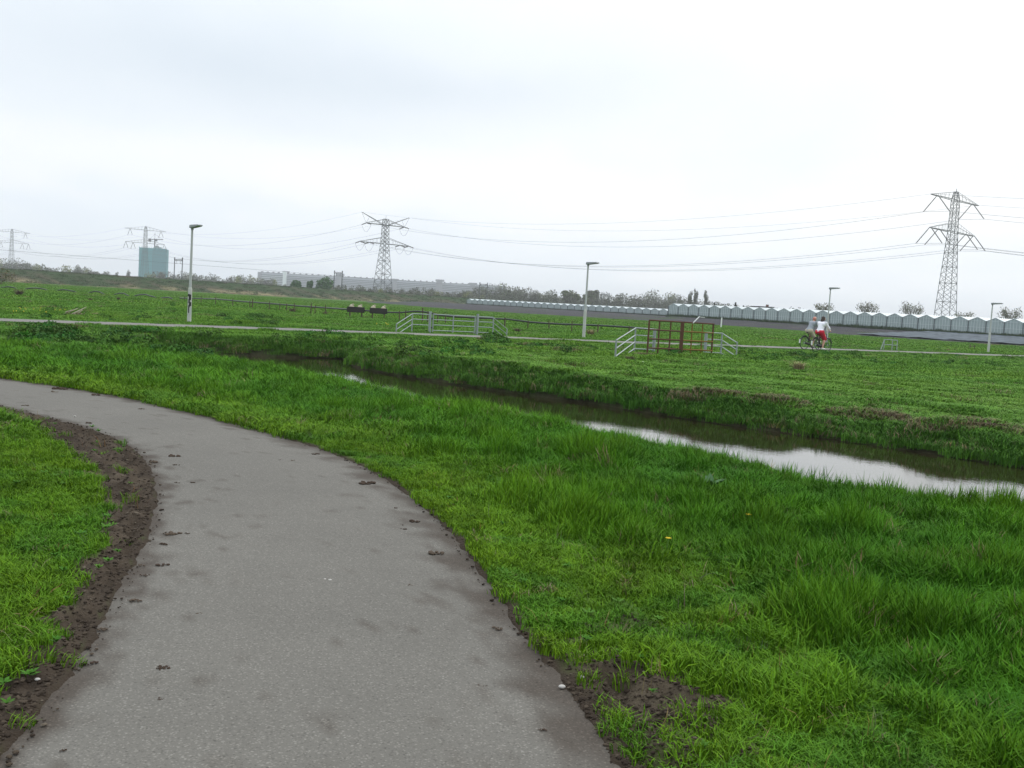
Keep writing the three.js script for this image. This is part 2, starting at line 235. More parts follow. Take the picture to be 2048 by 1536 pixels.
// ------------------------------------------------------------------ railway embankment, soil bank
console.log('structures');
const railA = G(355, 330), railB = G(1430, 594), railDir = railB.clone().sub(railA).normalize(), railN = V(-railDir.z, 0, railDir.x); if (railN.z < 0) railN.negate(); // railN points to the viewer
const rail = (t, off, y = 0) => railA.clone().addScaledVector(railDir, t).addScaledVector(railN, off).setY(y);
{
  const prof = [[13, 0], [11.5, .5], [9, 1.7], [6.5, 2.9], [4.2, 3.7], [3, 3.9], [-3, 3.9], [-4.2, 3.7], [-13, 0]];
  const pos = [], col = [], uv = [], idx = []; let k = 0; const T0 = -330, T1 = 620, n = 330;
  for (let i = 0; i <= n; i++) { const t = lerp(T0, T1, i / n); for (const [o, h] of prof) { const e = fbm(t * .11, o * .3, 3, 60), f = N2(t * .7, o * .9, 63), p = rail(t, o, h > 0 ? h * .97 + .25 * e * (h < 3.8 ? 1 : .3) : -.05); pos.push(p.x, p.y, p.z); uv.push(t / 6, o / 6);
      let q = [.045, .072, .03], b = sstep(-.1, .35, e + .4 * f + (h < 2 ? .14 : -.15)); q = [lerp(q[0], .085, b), lerp(q[1], .075, b), lerp(q[2], .05, b)]; if (h < .6 && o > 0) { const s = sstep(-.2, .3, f + e); q = [lerp(q[0], .25, s), lerp(q[1], .21, s), lerp(q[2], .12, s)]; } if (Math.abs(o) <= 3) q = [.09, .085, .08]; col.push(...q); } }
  const m = prof.length; for (let i = 0; i < n; i++) for (let j = 0; j + 1 < m; j++) { const a = i * m + j; idx.push(a, a + m, a + 1, a + 1, a + m, a + m + 1); }
  const g = new THREE.BufferGeometry(); g.setAttribute('position', new THREE.Float32BufferAttribute(pos, 3)); g.setAttribute('color', new THREE.Float32BufferAttribute(col, 3)); g.setAttribute('uv', new THREE.Float32BufferAttribute(uv, 2)); g.setIndex(idx); g.computeVertexNormals();
  single('railway_embankment', g, matte({ vertexColors: true, bumpMap: bumpTex, bumpScale: .4, ...DS }), 'low overgrown railway embankment behind the meadow', null, null, 'structure');
}
const bankFront = [];
// greenhouse lines: tall one in front, low one behind to its left
const ghDir = V(-.573, 0, -.82);                       // towards the far left end
const tallR = G(2048, 166).addScaledVector(ghDir, -22), tallBays = 33, BAY = 3.2, lowR = G(1352, 258), lowBays = 31;
const GB = 1.25;
const ghAt = (o, s, b = 0) => V(o.x + ghDir.x * s + b * -ghDir.z, 0, o.z + ghDir.z * s + b * ghDir.x); // b: depth away from the viewer
const awaySign = (() => { const a = ghAt(tallR, 0, 1), d = a.clone().sub(tallR); return d.z < 0 ? 1 : -1; })();
const tallL = ghAt(tallR, tallBays * BAY), lowL = ghAt(lowR, lowBays * BAY);
{
  const frontPx = [[700, 300], [800, 255], [945, 210], [1150, 207], [1355, 205], [1560, 184], [1720, 152], [1880, 146], [2048, 138], [2300, 120], [2600, 105]];
  const front = spline(frontPx.map(p => G(...p)), 120); bankFront.push(...front);
  const back0 = [lowL.clone().add(V(-40, 0, -10)), lowL, lowR, ghAt(tallL, 0, 0), tallR, tallR.clone().addScaledVector(ghDir, -40)];
  const back = spline([lowL.clone().add(V(-45, 0, -28)), lowL.clone().add(V(-12, 0, -6)), lowL.clone().lerp(lowR, .5).add(V(0, 0, 1.5)), lowR.clone().add(V(0, 0, 1.5)), tallL.clone().add(V(0, 0, 1)), tallL.clone().lerp(tallR, .5), tallR, tallR.clone().addScaledVector(ghDir, -40)], 120);
  const g = ribbon(front, back, 14, (x, z, t, i) => .03 + (GB - .02) * Math.pow(t, 1.0) * sstep(2, 16, i) + .12 * N2(x * .5, z * .5, 70) * sstep(0, .15, t), (x, z, t) => { const n = fbm(x * .35, z * .35, 3, 72), f = N2(x * 2, z * 2, 75); let q = [.056, .054, .058].map(v => v * (1 + .3 * n + .2 * f)); const gk = sstep(.12, .4, fbm(x * .06, z * .11, 3, 78) + .25 * f); q = [lerp(q[0], .05, gk * .8), lerp(q[1], .08, gk * .8), lerp(q[2], .03, gk * .8)]; const s = sstep(.3, .6, n + .3 * f + .25 * (t < .12)); return [lerp(q[0], .12, s), lerp(q[1], .1, s), lerp(q[2], .075, s)]; }, .2);
  single('bare_soil', g, matte({ vertexColors: true, bumpMap: bumpTex, bumpScale: .25, ...DS }), 'dark bare soil sloping up to the greenhouses', null, null, 'structure');
  // bluish plastic sheeting lying along the right part of the bank
  const i0 = front.findIndex(p => (p.clone().project(camera).x * .5 + .5) * 2048 > 1680), fa = front.slice(i0, 118), ba = back.slice(i0, 118), A = fa.map((p, i) => p.clone().lerp(ba[i], .14)), B = fa.map((p, i) => p.clone().lerp(ba[i], .93));
  const g2 = ribbon(spline(A, 260), spline(B, 260), 26, (x, z, t) => .05 + GB * (.14 + .79 * t) + .16 + .16 * fbm(x * .7, z * .7, 3, 80), (x, z) => { const n = N2(x * .9, z * .9, 83); const k = .085 + .06 * n + .04 * N2(x * 3, z * 3, 84); return [k * .86, k * 1.04, k * 1.2]; });
  single('plastic_sheeting', g2, matte({ vertexColors: true, roughness: .8, specularIntensity: .15, ...DS }), 'blue grey plastic sheeting on the bank before the tall greenhouse', 'sheeting');
}

// ------------------------------------------------------------------ greenhouses
console.log('greenhouses');
{
  const glass = new THREE.MeshPhysicalMaterial({ color: lin(.42, .5, .5), roughness: .22, transmission: .25, thickness: 0, side: THREE.DoubleSide });
  const roofGlass = new THREE.MeshPhysicalMaterial({ color: lin(.4, .46, .47), roughness: .3, transmission: .15, thickness: 0, side: THREE.DoubleSide });
  const frame = std([.5, .55, .55], .5, { metalness: .3 }), gutter = std([.12, .14, .145], .7), base = std([.13, .14, .13], .9), inner = std([.1, .16, .08], 1);
  const turn = Math.atan2(-ghDir.z * -1, ghDir.x * -1); // local +x runs from the far-left end to the right
  const build = (name, label, origin, bays, eave, ridge, depth) => {
    const rot = Math.atan2(ghDir.z, -ghDir.x);           // rotate local +x onto -ghDir
    const o = thing(name, label, 'greenhouse', [origin.x, GB - .12, origin.z], rot);
    const L = bays * BAY, e = eave, rd = ridge;
    const quad = (a, b, c, d) => soup([...a, ...b, ...c, ...a, ...c, ...d]);
    const gw = soup([.08, .3, 0, BAY - .08, .3, 0, BAY - .08, e, 0, .08, .3, 0, BAY - .08, e, 0, .08, e, 0, .08, e, 0, BAY - .08, e, 0, BAY / 2, rd, 0]);
    const rl = quad([0, e, .06], [BAY / 2, rd, .06], [BAY / 2, rd, -depth], [0, e, -depth]), rr = quad([BAY / 2, rd, .06], [BAY, e, .06], [BAY, e, -depth], [BAY / 2, rd, -depth]);
    const bars = []; for (let k = 1; k < 6; k++) { const x = BAY * k / 6, hh = e - .3 + (rd - e) * (1 - Math.abs(k - 3) / 3); bars.push(box(.075, hh - .02, .05, x, .3 + hh / 2, .04)); } bars.push(box(BAY - .2, .06, .05, BAY / 2, .3 + (e - .3) * .5, .06));
    bars.push(box(BAY - .2, .06, .05, BAY / 2, e, .06), bar([0, e, .05], [BAY / 2, rd, .05], .05, 4), bar([BAY / 2, rd, .05], [BAY, e, .05], .05, 4)); const barsG = merge(bars);
    const post = box(.14, e + .4, .16, 0, (e + .4) / 2 - .4, .05), gut = box(.2, .12, depth, 0, e, -depth / 2);
    const baseG = box(BAY - .16, .7, .12, BAY / 2, -.05, 0);
    for (let b = 0; b < bays; b++) {
      const x = -L / 2 + b * BAY; const add = (n, g, m) => { const p = part(o, n, g, m); p.position.x = x; return p; };
      add('gable_glass', gw, glass); add('roof_pane', rl, roofGlass); add('roof_pane', rr, roofGlass); add('glazing_bars', barsG, frame); add('post', post, gutter); add('gutter', gut, gutter); add('base_panel', baseG, base);
    }
    part(o, 'post', post, gutter).position.x = L / 2;
    for (const q of [-L / 2, L / 2]) part(o, 'side_glass', quad([q, .3, -.2], [q, e, -.2], [q, e, -depth], [q, .3, -depth]), glass);
    part(o, 'back_wall', quad([-L / 2, -.3, -depth], [L / 2, -.3, -depth], [L / 2, e, -depth], [-L / 2, e, -depth]), glass);
    part(o, 'crop_rows', box(L - 1, 1.1, depth - 3, 0, .25, -depth / 2), inner);
    return o;
  };
  const midOf = (o, n) => ghAt(o, n * BAY / 2);
  build('greenhouse', 'tall long glass greenhouse with many gables, before the right hand pylon', midOf(tallR, tallBays), tallBays, 2.45, 3.06, 26);
  build('greenhouse', 'low long glass greenhouse left of and behind the tall one', midOf(lowR, lowBays), lowBays, 1.38, 1.9, 30);
  // weeds along the foot of the tall greenhouse
}

// ------------------------------------------------------------------ pylons and power lines
console.log('pylons');
const towersPx = [[1887, 357, 'susp'], [764, 604, 'strain'], [288, 864, 'susp'], [22, 1055, 'susp']];
const TW = towersPx.map(([px, d, k]) => ({ p: G(px, d).setY(0), k }));
const t0 = { p: TW[0].p.clone().multiplyScalar(2).sub(TW[1].p), k: 'susp' };
TW.forEach((t, i) => { const a = i ? TW[i - 1].p : t0.p, b = i + 1 < TW.length ? TW[i + 1].p : t.p.clone().multiplyScalar(2).sub(a); t.dir = b.clone().sub(a).setY(0).normalize(); t.arm = V(-t.dir.z, 0, t.dir.x); if (t.arm.x < 0) t.arm.negate(); });
t0.dir = TW[0].dir; t0.arm = TW[0].arm;
const SPEC = {
  susp: { H: 50, prof: [[0, 3.1], [36, 1.25], [47, 1.05], [50, .5]], up: 47, lo: 36, upTip: 18, loTip: 17, att: [[-13.5, 47], [13.5, 47], [-16.8, 36], [-10.5, 36], [10.5, 36], [16.8, 36]], earth: [[-17.8, 47.2], [17.8, 47.2]] },
  strain: { H: 49, prof: [[0, 4.7], [33.5, 1.75], [44.5, 1.5], [48, 1.2]], up: 44.5, lo: 33.5, upTip: 13.8, loTip: 17.6, att: [[-13.5, 44.5], [13.5, 44.5], [-17.4, 33.5], [-11, 33.5], [11, 33.5], [17.4, 33.5]], earth: [[-17, 50.4], [17, 50.4]] },
};
function tower(k, label, t) { // local x = arm direction, z = line direction
  const S = SPEC[k], o = thing('lattice_pylon', label, 'pylon', t.p, Math.atan2(-t.arm.z, t.arm.x), 'pylons of one power line');
  const hw = (y) => { for (let i = 0; i + 1 < S.prof.length; i++) { const [a, wa] = S.prof[i], [b, wb] = S.prof[i + 1]; if (y <= b) return lerp(wa, wb, (y - a) / (b - a)); } return S.prof.at(-1)[1]; };
  const m = k === 'susp' ? .11 : .17, br = k === 'susp' ? .07 : .11;
  const lv = [0]; while (lv.at(-1) < S.up - .5) { const y = lv.at(-1), s = Math.max(2.3, hw(y) * (k === 'susp' ? 1.35 : 1.25)); lv.push(Math.min(S.up, y + s)); } lv.push(S.prof.at(-1)[0]);
  const c = (y, i) => { const w = hw(y); return [[1, 1], [-1, 1], [-1, -1], [1, -1]][i].map(s => s * w); };
  for (let i = 0; i < 4; i++) { const gs = []; for (let j = 0; j + 1 < S.prof.length; j++) { const [a] = S.prof[j], [b] = S.prof[j + 1], p = c(a, i), q = c(b, i); gs.push(bar([p[0], a - (j ? 0 : .4), p[1]], [q[0], b, q[1]], m, 4)); } part(o, 'leg', gs, M.lattice); part(o, 'footing', box(1.1, .7, 1.1, c(0, i)[0], .15, c(0, i)[1]), M.concrete); }
  for (let i = 0; i < 4; i++) { const gs = [], n = (i + 1) % 4; for (let j = 0; j + 1 < lv.length; j++) { const a = lv[j], b = lv[j + 1], p = c(a, i), q = c(a, n), r = c(b, i), s = c(b, n); gs.push(bar([p[0], a, p[1]], [s[0], b, s[1]], br, 4), bar([q[0], a, q[1]], [r[0], b, r[1]], br, 4)); if (j % 2 === 0) gs.push(bar([r[0], b, r[1]], [s[0], b, s[1]], br * .8, 4)); } part(o, 'lattice_face', gs, M.lattice); }
  const arm = (y, tip, rise, sgn) => { const gs = [], w = hw(y), w2 = hw(y + rise), x0 = sgn * w, x1 = sgn * tip; const n = 6;
    for (const z of [-1, 1]) { gs.push(bar([x0, y, z * w], [x1, y, z * .25], m * 1.05, 4), bar([sgn * w2, y + rise, z * w2], [x1, y + .15, z * .2], br, 4)); for (let i = 1; i < n; i++) { const t = i / n, u = (i + .5) / n; gs.push(bar([lerp(x0, x1, t), y, z * lerp(w, .25, t)], [lerp(sgn * w2, x1, t), lerp(y + rise, y + .15, t), z * lerp(w2, .2, t)], br * .6, 4)); gs.push(bar([lerp(x0, x1, t), y, z * lerp(w, .25, t)], [lerp(x0, x1, u), y, -z * lerp(w, .25, u)], br * .6, 4)); } }
    part(o, 'cross_arm', gs, M.lattice); };
  for (const s of [-1, 1]) { arm(S.up, S.upTip, k === 'susp' ? 2.8 : 3.2, s); arm(S.lo, S.loTip, k === 'susp' ? 3 : 3.6, s); if (k === 'strain') part(o, 'earth_wire_horn', [bar([s * 1.4, S.up, 1], [s * 17, 50.4, 0], .16, 4), bar([s * 1.4, S.up, -1], [s * 17, 50.4, 0], .16, 4), bar([s * 17, 50.4, 0], [s * 13.8, S.up, 0], .08, 4), bar([s * 11.5, 48.2, 0], [s * 13.8, S.up, 0], .07, 4)], M.lattice); }
  part(o, 'peak', [bar([0, S.prof.at(-1)[0] - .3, 0], [0, S.H + 1, 0], .09, 4), bar([-S.prof.at(-1)[1], S.prof.at(-1)[0], 0], [S.prof.at(-1)[1], S.prof.at(-1)[0], 0], br, 4)], M.lattice);
  for (const [x, y] of S.att) for (const z of [-1, 1]) {
    const a = [x, y - .05, z * .35], b = k === 'susp' ? [x, y - 5.3, z * 4.6] : [x, y - .9, z * 4.8];
    const gs = [bar(a, b, k === 'susp' ? .13 : .2, 6)]; for (let i = 2; i < 14; i++) { const t = i / 15, p = V(...a).lerp(V(...b), t), q = V(...a).lerp(V(...b), t + .02); gs.push(bar(p, q, k === 'susp' ? .2 : .3, 6)); }
    part(o, 'insulator_string', gs, M.insul);
  }
  if (k === 'strain') for (const [x, y] of S.att) { const pts = []; for (let i = 0; i <= 10; i++) { const u = i / 5 - 1; pts.push([x, y - .95 - 4.2 * (1 - u * u), u * 4.8]); } part(o, 'jumper_loop', tube(pts, .07, 5, 24), M.wire); }
  return o;
}
tower('susp', 'large lattice pylon rising behind the tall greenhouse', TW[0]);
tower('strain', 'sturdy lattice pylon with horned top and wire loops before the long flat building', TW[1]);
tower('susp', 'distant lattice pylon standing before the teal wrapped tower block', TW[2]);
tower('susp', 'faint farthest lattice pylon above the far wood', TW[3]);
{
  const worldPt = (t, x, y, z) => t.p.clone().addScaledVector(t.arm, x).addScaledVector(t.dir, z).setY(y);
  const runs = [t0, ...TW];
  const names = ['upper conductor on the far arm side', 'upper conductor on the near arm side'];
  const lastT = TW[3], t5 = { p: lastT.p.clone().addScaledVector(lastT.dir, 300), dir: lastT.dir, arm: lastT.arm, k: 'susp' }; runs.push(t5);
  const span = (a, b, sag, n = 28) => { const r = []; for (let i = 0; i <= n; i++) { const u = i / n; const p = a.clone().lerp(b, u); p.y -= sag * 4 * u * (1 - u); r.push(p); } return r; };
  for (let ph = 0; ph < 6; ph++) { const gs = [];
    for (let i = 0; i + 1 < runs.length; i++) { const A = runs[i], B = runs[i + 1], sa = SPEC[A.k].att[ph], sb = SPEC[B.k].att[ph];
      const a = worldPt(A, sa[0], sa[1] - (A.k === 'susp' ? 5.3 : .9), A.k === 'susp' ? 4.6 : 4.8), b = worldPt(B, sb[0], sb[1] - (B.k === 'susp' ? 5.3 : .9), B.k === 'susp' ? -4.6 : -4.8);
      gs.push(new THREE.TubeGeometry(new THREE.CatmullRomCurve3(span(a, b, a.distanceTo(b) / 32)), 60, .042, 4, false));
      if (B.k === 'susp' && i + 2 < runs.length) gs.push(bar(b, worldPt(B, sb[0], sb[1] - 5.3, 4.6), .055, 4)); }
    single('power_line', gs, M.wire, 'thin sagging conductor strung between the pylons', 'power line', 'conductors between the pylons'); }
  for (let e = 0; e < 2; e++) { const gs = []; for (let i = 0; i + 1 < runs.length; i++) { const A = runs[i], B = runs[i + 1], sa = SPEC[A.k].earth[e], sb = SPEC[B.k].earth[e], a = worldPt(A, sa[0], sa[1], 0), b = worldPt(B, sb[0], sb[1], 0); gs.push(new THREE.TubeGeometry(new THREE.CatmullRomCurve3(span(a, b, a.distanceTo(b) / 40)), 50, .03, 4, false)); } single('earth_wire', gs, M.wire, 'very thin earth wire running along the pylon tops', 'earth wire', 'earth wires along the pylon tops'); }
}
{ // railway overhead portals
  const mk = () => { const o = thing('catenary_portal', 'slim steel overhead line portal on the railway embankment', 'portal', [0, 0, 0], 0, 'portals along the railway');
    for (const s of [-1, 1]) { part(o, 'mast', [bar([s * 2.2, -.4, 0], [s * 2.2, 6.2, 0], .15, 6), bar([s * 2.2, 6.2, 0], [s * 2.2, 6.9, 0], .2, 6)], M.lattice); part(o, 'hanger', [bar([s * 1.2, 5.95, 0], [s * .9, 5.0, 0], .06, 4), bar([s * .9, 5.0, 0], [s * 1.8, 4.9, 0], .05, 4)], M.lattice); }
    part(o, 'beam', [bar([-2.2, 6.25, .2], [2.2, 6.25, .2], .09, 4), bar([-2.2, 5.9, -.2], [2.2, 5.9, -.2], .09, 4), ...[-1.5, -.75, 0, .75, 1.5].map(x => bar([x, 5.9, -.2], [x + .4, 6.25, .2], .05, 4))], M.lattice); return o; };
  const rot = Math.atan2(-railN.z, railN.x), cols = [355, 675, 965, 1210, 1430]; let first;
  const along = cols.map(px => { let best = 0, bd = 1e9; for (let t = -60; t < 700; t += 1) { const p = rail(t, 0, 3.9), q = p.clone().project(camera); const x = (q.x * .5 + .5) * 2048; if (Math.abs(x - px) < bd) { bd = Math.abs(x - px); best = t; } } return best; });
  along.forEach((t, i) => { const p = rail(t, 0, 3.85); if (!i) { first = mk(); first.position.copy(p); first.rotation.y = rot; } else copy(first, p, rot); });
  for (const s of [-1, 1]) { const pts = []; for (let i = 0; i <= 40; i++) { const t = lerp(-300, 600, i / 40); pts.push(rail(t, s * .9, 3.85 + 4.95)); } single('contact_wire', tube(pts, .018, 4, 80), M.wire, 'thin overhead contact wire along the railway', 'contact wire', 'contact wires over the railway'); }
}

// ------------------------------------------------------------------ far buildings
console.log('buildings');
{ // tower block wrapped in teal netting
  const d = 1300, c = G(306, d), s = d / F, W = 52 * s, H = 75 * s, D = 24, o = thing('wrapped_tower_block', 'tower block wrapped in teal scaffold netting behind the embankment', 'tower block', c, Math.atan2(c.x, c.z) + Math.PI);
  const net = std([.05, .26, .29], .85), net2 = std([.042, .205, .24], .85), seam = std([.04, .12, .14], .9), roofM = std([.25, .3, .3], .8);
  o.rotation.y = .22;
  const rows = 13, cols = 2, ph = H / rows;
  for (let r = 0; r < rows; r++) for (let k = 0; k < cols; k++) { const w = W / cols - .5; part(o, 'netting_panel', box(w, ph - .25, .3 + .25 * ((r + k) % 2), (k - .5) * W / 2, ph * (r + .5), D / 2 + .2), k ? net2 : net); }
  for (const sgn of [-1, 1]) for (let r = 0; r < rows; r++) part(o, 'netting_panel', box(.4, ph - .25, D - .6, sgn * (W / 2 + .1), ph * (r + .5), 0), net2);
  part(o, 'wall', box(W - .4, H, D, 0, H / 2, 0), seam);
  part(o, 'scaffold_rim', [box(W + .8, .5, .3, 0, H + .2, D / 2), ...Array.from({ length: 12 }, (_, i) => box(.3, 2.2, .3, -W / 2 + W * i / 11, H + 1, D / 2))], net);
  part(o, 'roof_structure', [box(9, 2.6, 8, 4, H + 1.3, -2), box(4, 4, 5, 3, H + 2, -4)], roofM);
  const cr = thing('tower_crane', 'dark tower crane standing on the teal wrapped tower block', 'crane', [c.x - 1, H - .1, c.z - 4], .9);
  part(cr, 'mast', [bar([0, 0, 0], [0, 13, 0], .8, 4), bar([0, 13, 0], [0, 20, 0], .25, 4)], M.darkMetal); part(cr, 'jib', [bar([-8, 12, 0], [12, 13, 0], .5, 4), bar([0, 19, 0], [11, 13.2, 0], .12, 4), bar([0, 19, 0], [-7, 12.4, 0], .12, 4)], M.darkMetal); part(cr, 'counterweight', box(3, 4, 2, -7, 10.8, 0), M.darkMetal); part(cr, 'cab', box(2, 2.4, 1.8, 1.6, 11, 1), M.darkMetal);
}
{ // long slab apartment building
  const d = 1550, a = G(514, d), b = G(1010, d * .99), kx = G(568, d - 12), o = thing('slab_apartment_building', 'very long grey slab apartment building behind the railway trees', 'apartment building', [0, 0, 0]);
  const wallM = std([.42, .42, .47], .85), wallL = std([.6, .61, .64], .85), dark = std([.13, .14, .16], .6), towerM = std([.27, .26, .29], .85), whiteM = std([.68, .7, .72], .8), H = 30.5, dep = 14;
  const seg = (p, q, m, m2) => { const L = p.distanceTo(q), rot = Math.atan2(-(q.z - p.z), q.x - p.x), mid = p.clone().lerp(q, .5); const pl = (g) => { g.rotateY(rot); g.translate(mid.x, 0, mid.z); return g; };
    part(o, 'wall', pl(box(L, H - .6, dep, 0, (H - .6) / 2, -dep / 2)), m);
    for (let f = 0; f < 10; f++) { part(o, 'window_band', pl(box(L - .6, 1.45, .3, 0, 3.4 + f * 2.55, .12)), dark); part(o, 'balcony_slab', pl(box(L, .95, 1.3, 0, 2.2 + f * 2.55, .65)), m2); }
    part(o, 'roof', pl(box(L + .3, .5, dep + .6, 0, H - .2, -dep / 2)), dark);
    const vents = []; for (let x = -L / 2 + 4; x < L / 2; x += 9.2) vents.push(pl(box(2.4, 1.5, 3, x, H + .8, -dep / 2))); part(o, 'roof_vent', vents, towerM); };
  seg(a, kx, wallM, wallL); seg(kx, b, wallM, wallM);
  for (const [px, w, h, m] of [[569, 5, 33, whiteM], [676, 8, 34, towerM], [787, 6, 31, towerM], [876, 9, 34, towerM], [943, 8, 32, towerM], [519, 4, 29.5, towerM]]) { const t = clamp((px - 568) / (1010 - 568), -.12, 1), p = px < 560 ? G(px, d) : kx.clone().lerp(b, Math.max(0, t)); part(o, 'stair_tower', box(w, h, 7, p.x, h / 2, p.z + 2), m, m === whiteM ? 'white stair tower' : undefined); part(o, 'lift_housing', box(w + 4, 3, 8, p.x, h - .5, p.z - 5), towerM); }
}
{ // pale far crane above the wood
  const c = G(1336, 1500), o = thing('tower_crane', 'thin pale tower crane far beyond the low greenhouse', 'crane', c, .4);
  part(o, 'mast', bar([0, 0, 0], [0, 28, 0], .5, 4), M.galv); part(o, 'jib', [bar([-6, 26, 0], [14, 27, 0], .35, 4), bar([0, 29, 0], [12, 27, 0], .1, 4)], M.galv);
  // dark roofed farmhouse behind the tall greenhouse
  const h = thing('farmhouse', 'dark roofed farmhouse peeping over the tall greenhouse', 'house', G(1521, 300), .25);
  part(h, 'wall', box(5, 4.4, 6, 0, 2.2, 0), std([.2, .1, .07], .9)); const r = new THREE.Shape([[-2.9, 4.2], [2.9, 4.2], [2.3, 5.6], [-2, 5.6]].map(p => new THREE.Vector2(...p))); const rg = new THREE.ExtrudeGeometry(r, { depth: 6.4, bevelEnabled: false }); rg.translate(0, 0, -3.2); part(h, 'roof', rg, std([.035, .032, .035], .8)); part(h, 'chimney', box(.6, 1.2, .6, 1.7, 5.6, 0), std([.14, .07, .05], .9));
}

// ------------------------------------------------------------------ trees
console.log('trees');
const leafMat = matte({ vertexColors: true, roughness: .9, side: THREE.DoubleSide });
function leaves(out, col, r, n, cx, cy, cz, rx, ry, rz, size, tones, shell = .35) {
  for (let i = 0; i < n; i++) { let x, y, z, l; do { x = r() * 2 - 1; y = r() * 2 - 1; z = r() * 2 - 1; l = x * x + y * y + z * z; } while (l > 1 || l < shell * r());
    const px = cx + x * rx, py = cy + y * ry, pz = cz + z * rz, s = size * (.5 + r()), t = tones[r() * tones.length | 0], k = .75 + .5 * r();
    const ax = r() - .5, ay = r() - .5, az = r() - .5, bx = r() - .5, by = r() - .5, bz = r() - .5, cl = 1.6 * s;
    const q = [px - ax * cl, py - ay * cl, pz - az * cl, px + bx * cl, py + by * cl, pz + bz * cl, px + ax * cl, py + ay * cl, pz + az * cl, px - bx * cl, py - by * cl, pz - bz * cl];
    out.push(q[0], q[1], q[2], q[3], q[4], q[5], q[6], q[7], q[8], q[0], q[1], q[2], q[6], q[7], q[8], q[9], q[10], q[11]); for (let j = 0; j < 6; j++) col.push(t[0] * k, t[1] * k, t[2] * k); }
}
const T_spring = [[.10, .135, .04], [.085, .12, .045], [.12, .13, .06], [.09, .08, .055]], T_bare = [[.13, .125, .1], [.115, .125, .082], [.12, .14, .075], [.105, .1, .082]], T_green = [[.05, .12, .03], [.06, .14, .035], [.045, .1, .03]], T_dark = [[.025, .035, .02], [.03, .03, .022]], T_yel = [[.16, .17, .05], [.13, .15, .05]];
function tree(name, label, category, p, h, w, tones, o = {}) {
  const r = rng(o.seed ?? Math.round(p.x * 7 + p.z * 13)), t = thing(name, label, category, p.clone().setY(o.y ?? (p.y - .1)), r() * 6, o.group), th = h * (o.trunk ?? .3), tr = h * .022, out = [], col = [], limbs = [];
  limbs.push(bar([0, -.3, 0], [0, th, 0], tr * 1.4, 7, tr));
  const fan = o.fan, nb = o.limbs ?? 9;
  for (let i = 0; i < nb; i++) { const a = i / nb * 6.28 + r(), up = fan ? .75 + .25 * r() : .35 + .65 * r(), len = (h - th) * (.7 + .3 * r()), e = V(Math.cos(a) * w * .5 * (fan ? (.25 + .7 * r()) : .75), th + len * up, Math.sin(a) * w * .5 * (fan ? (.25 + .7 * r()) : .75)), s = V(0, th * (fan ? .95 : .6 + .4 * r()), 0), m = s.clone().lerp(e, .5).add(V(0, len * .1, 0));
    limbs.push(bar(s, m, tr * .55, 5, tr * .4), bar(m, e, tr * .4, 5, tr * .12));
    for (let k = 0; k < (fan ? 6 : 4); k++) { const b = m.clone().lerp(e, r()), f = b.clone().add(V((r() - .5) * w * .35, h * (.05 + .13 * r()), (r() - .5) * w * .35)); limbs.push(bar(b, f, tr * .2, 4, tr * .06)); }
    leaves(out, col, r, Math.round((o.n ?? 110)), e.x * .85, e.y * .96, e.z * .85, w * (o.clump ?? .24), h * (o.clumpH ?? .15), w * (o.clump ?? .24), o.leaf ?? .4, tones); }
  if (!o.hollow) leaves(out, col, r, (o.n ?? 110) * 4, 0, th + (h - th) * .5, 0, w * .42, (h - th) * .46, w * .42, o.leaf ?? .4, tones, .5);
  part(t, 'trunk', limbs, M.barkGrey); part(t, 'crown', soup(out, col), leafMat); return t;
}
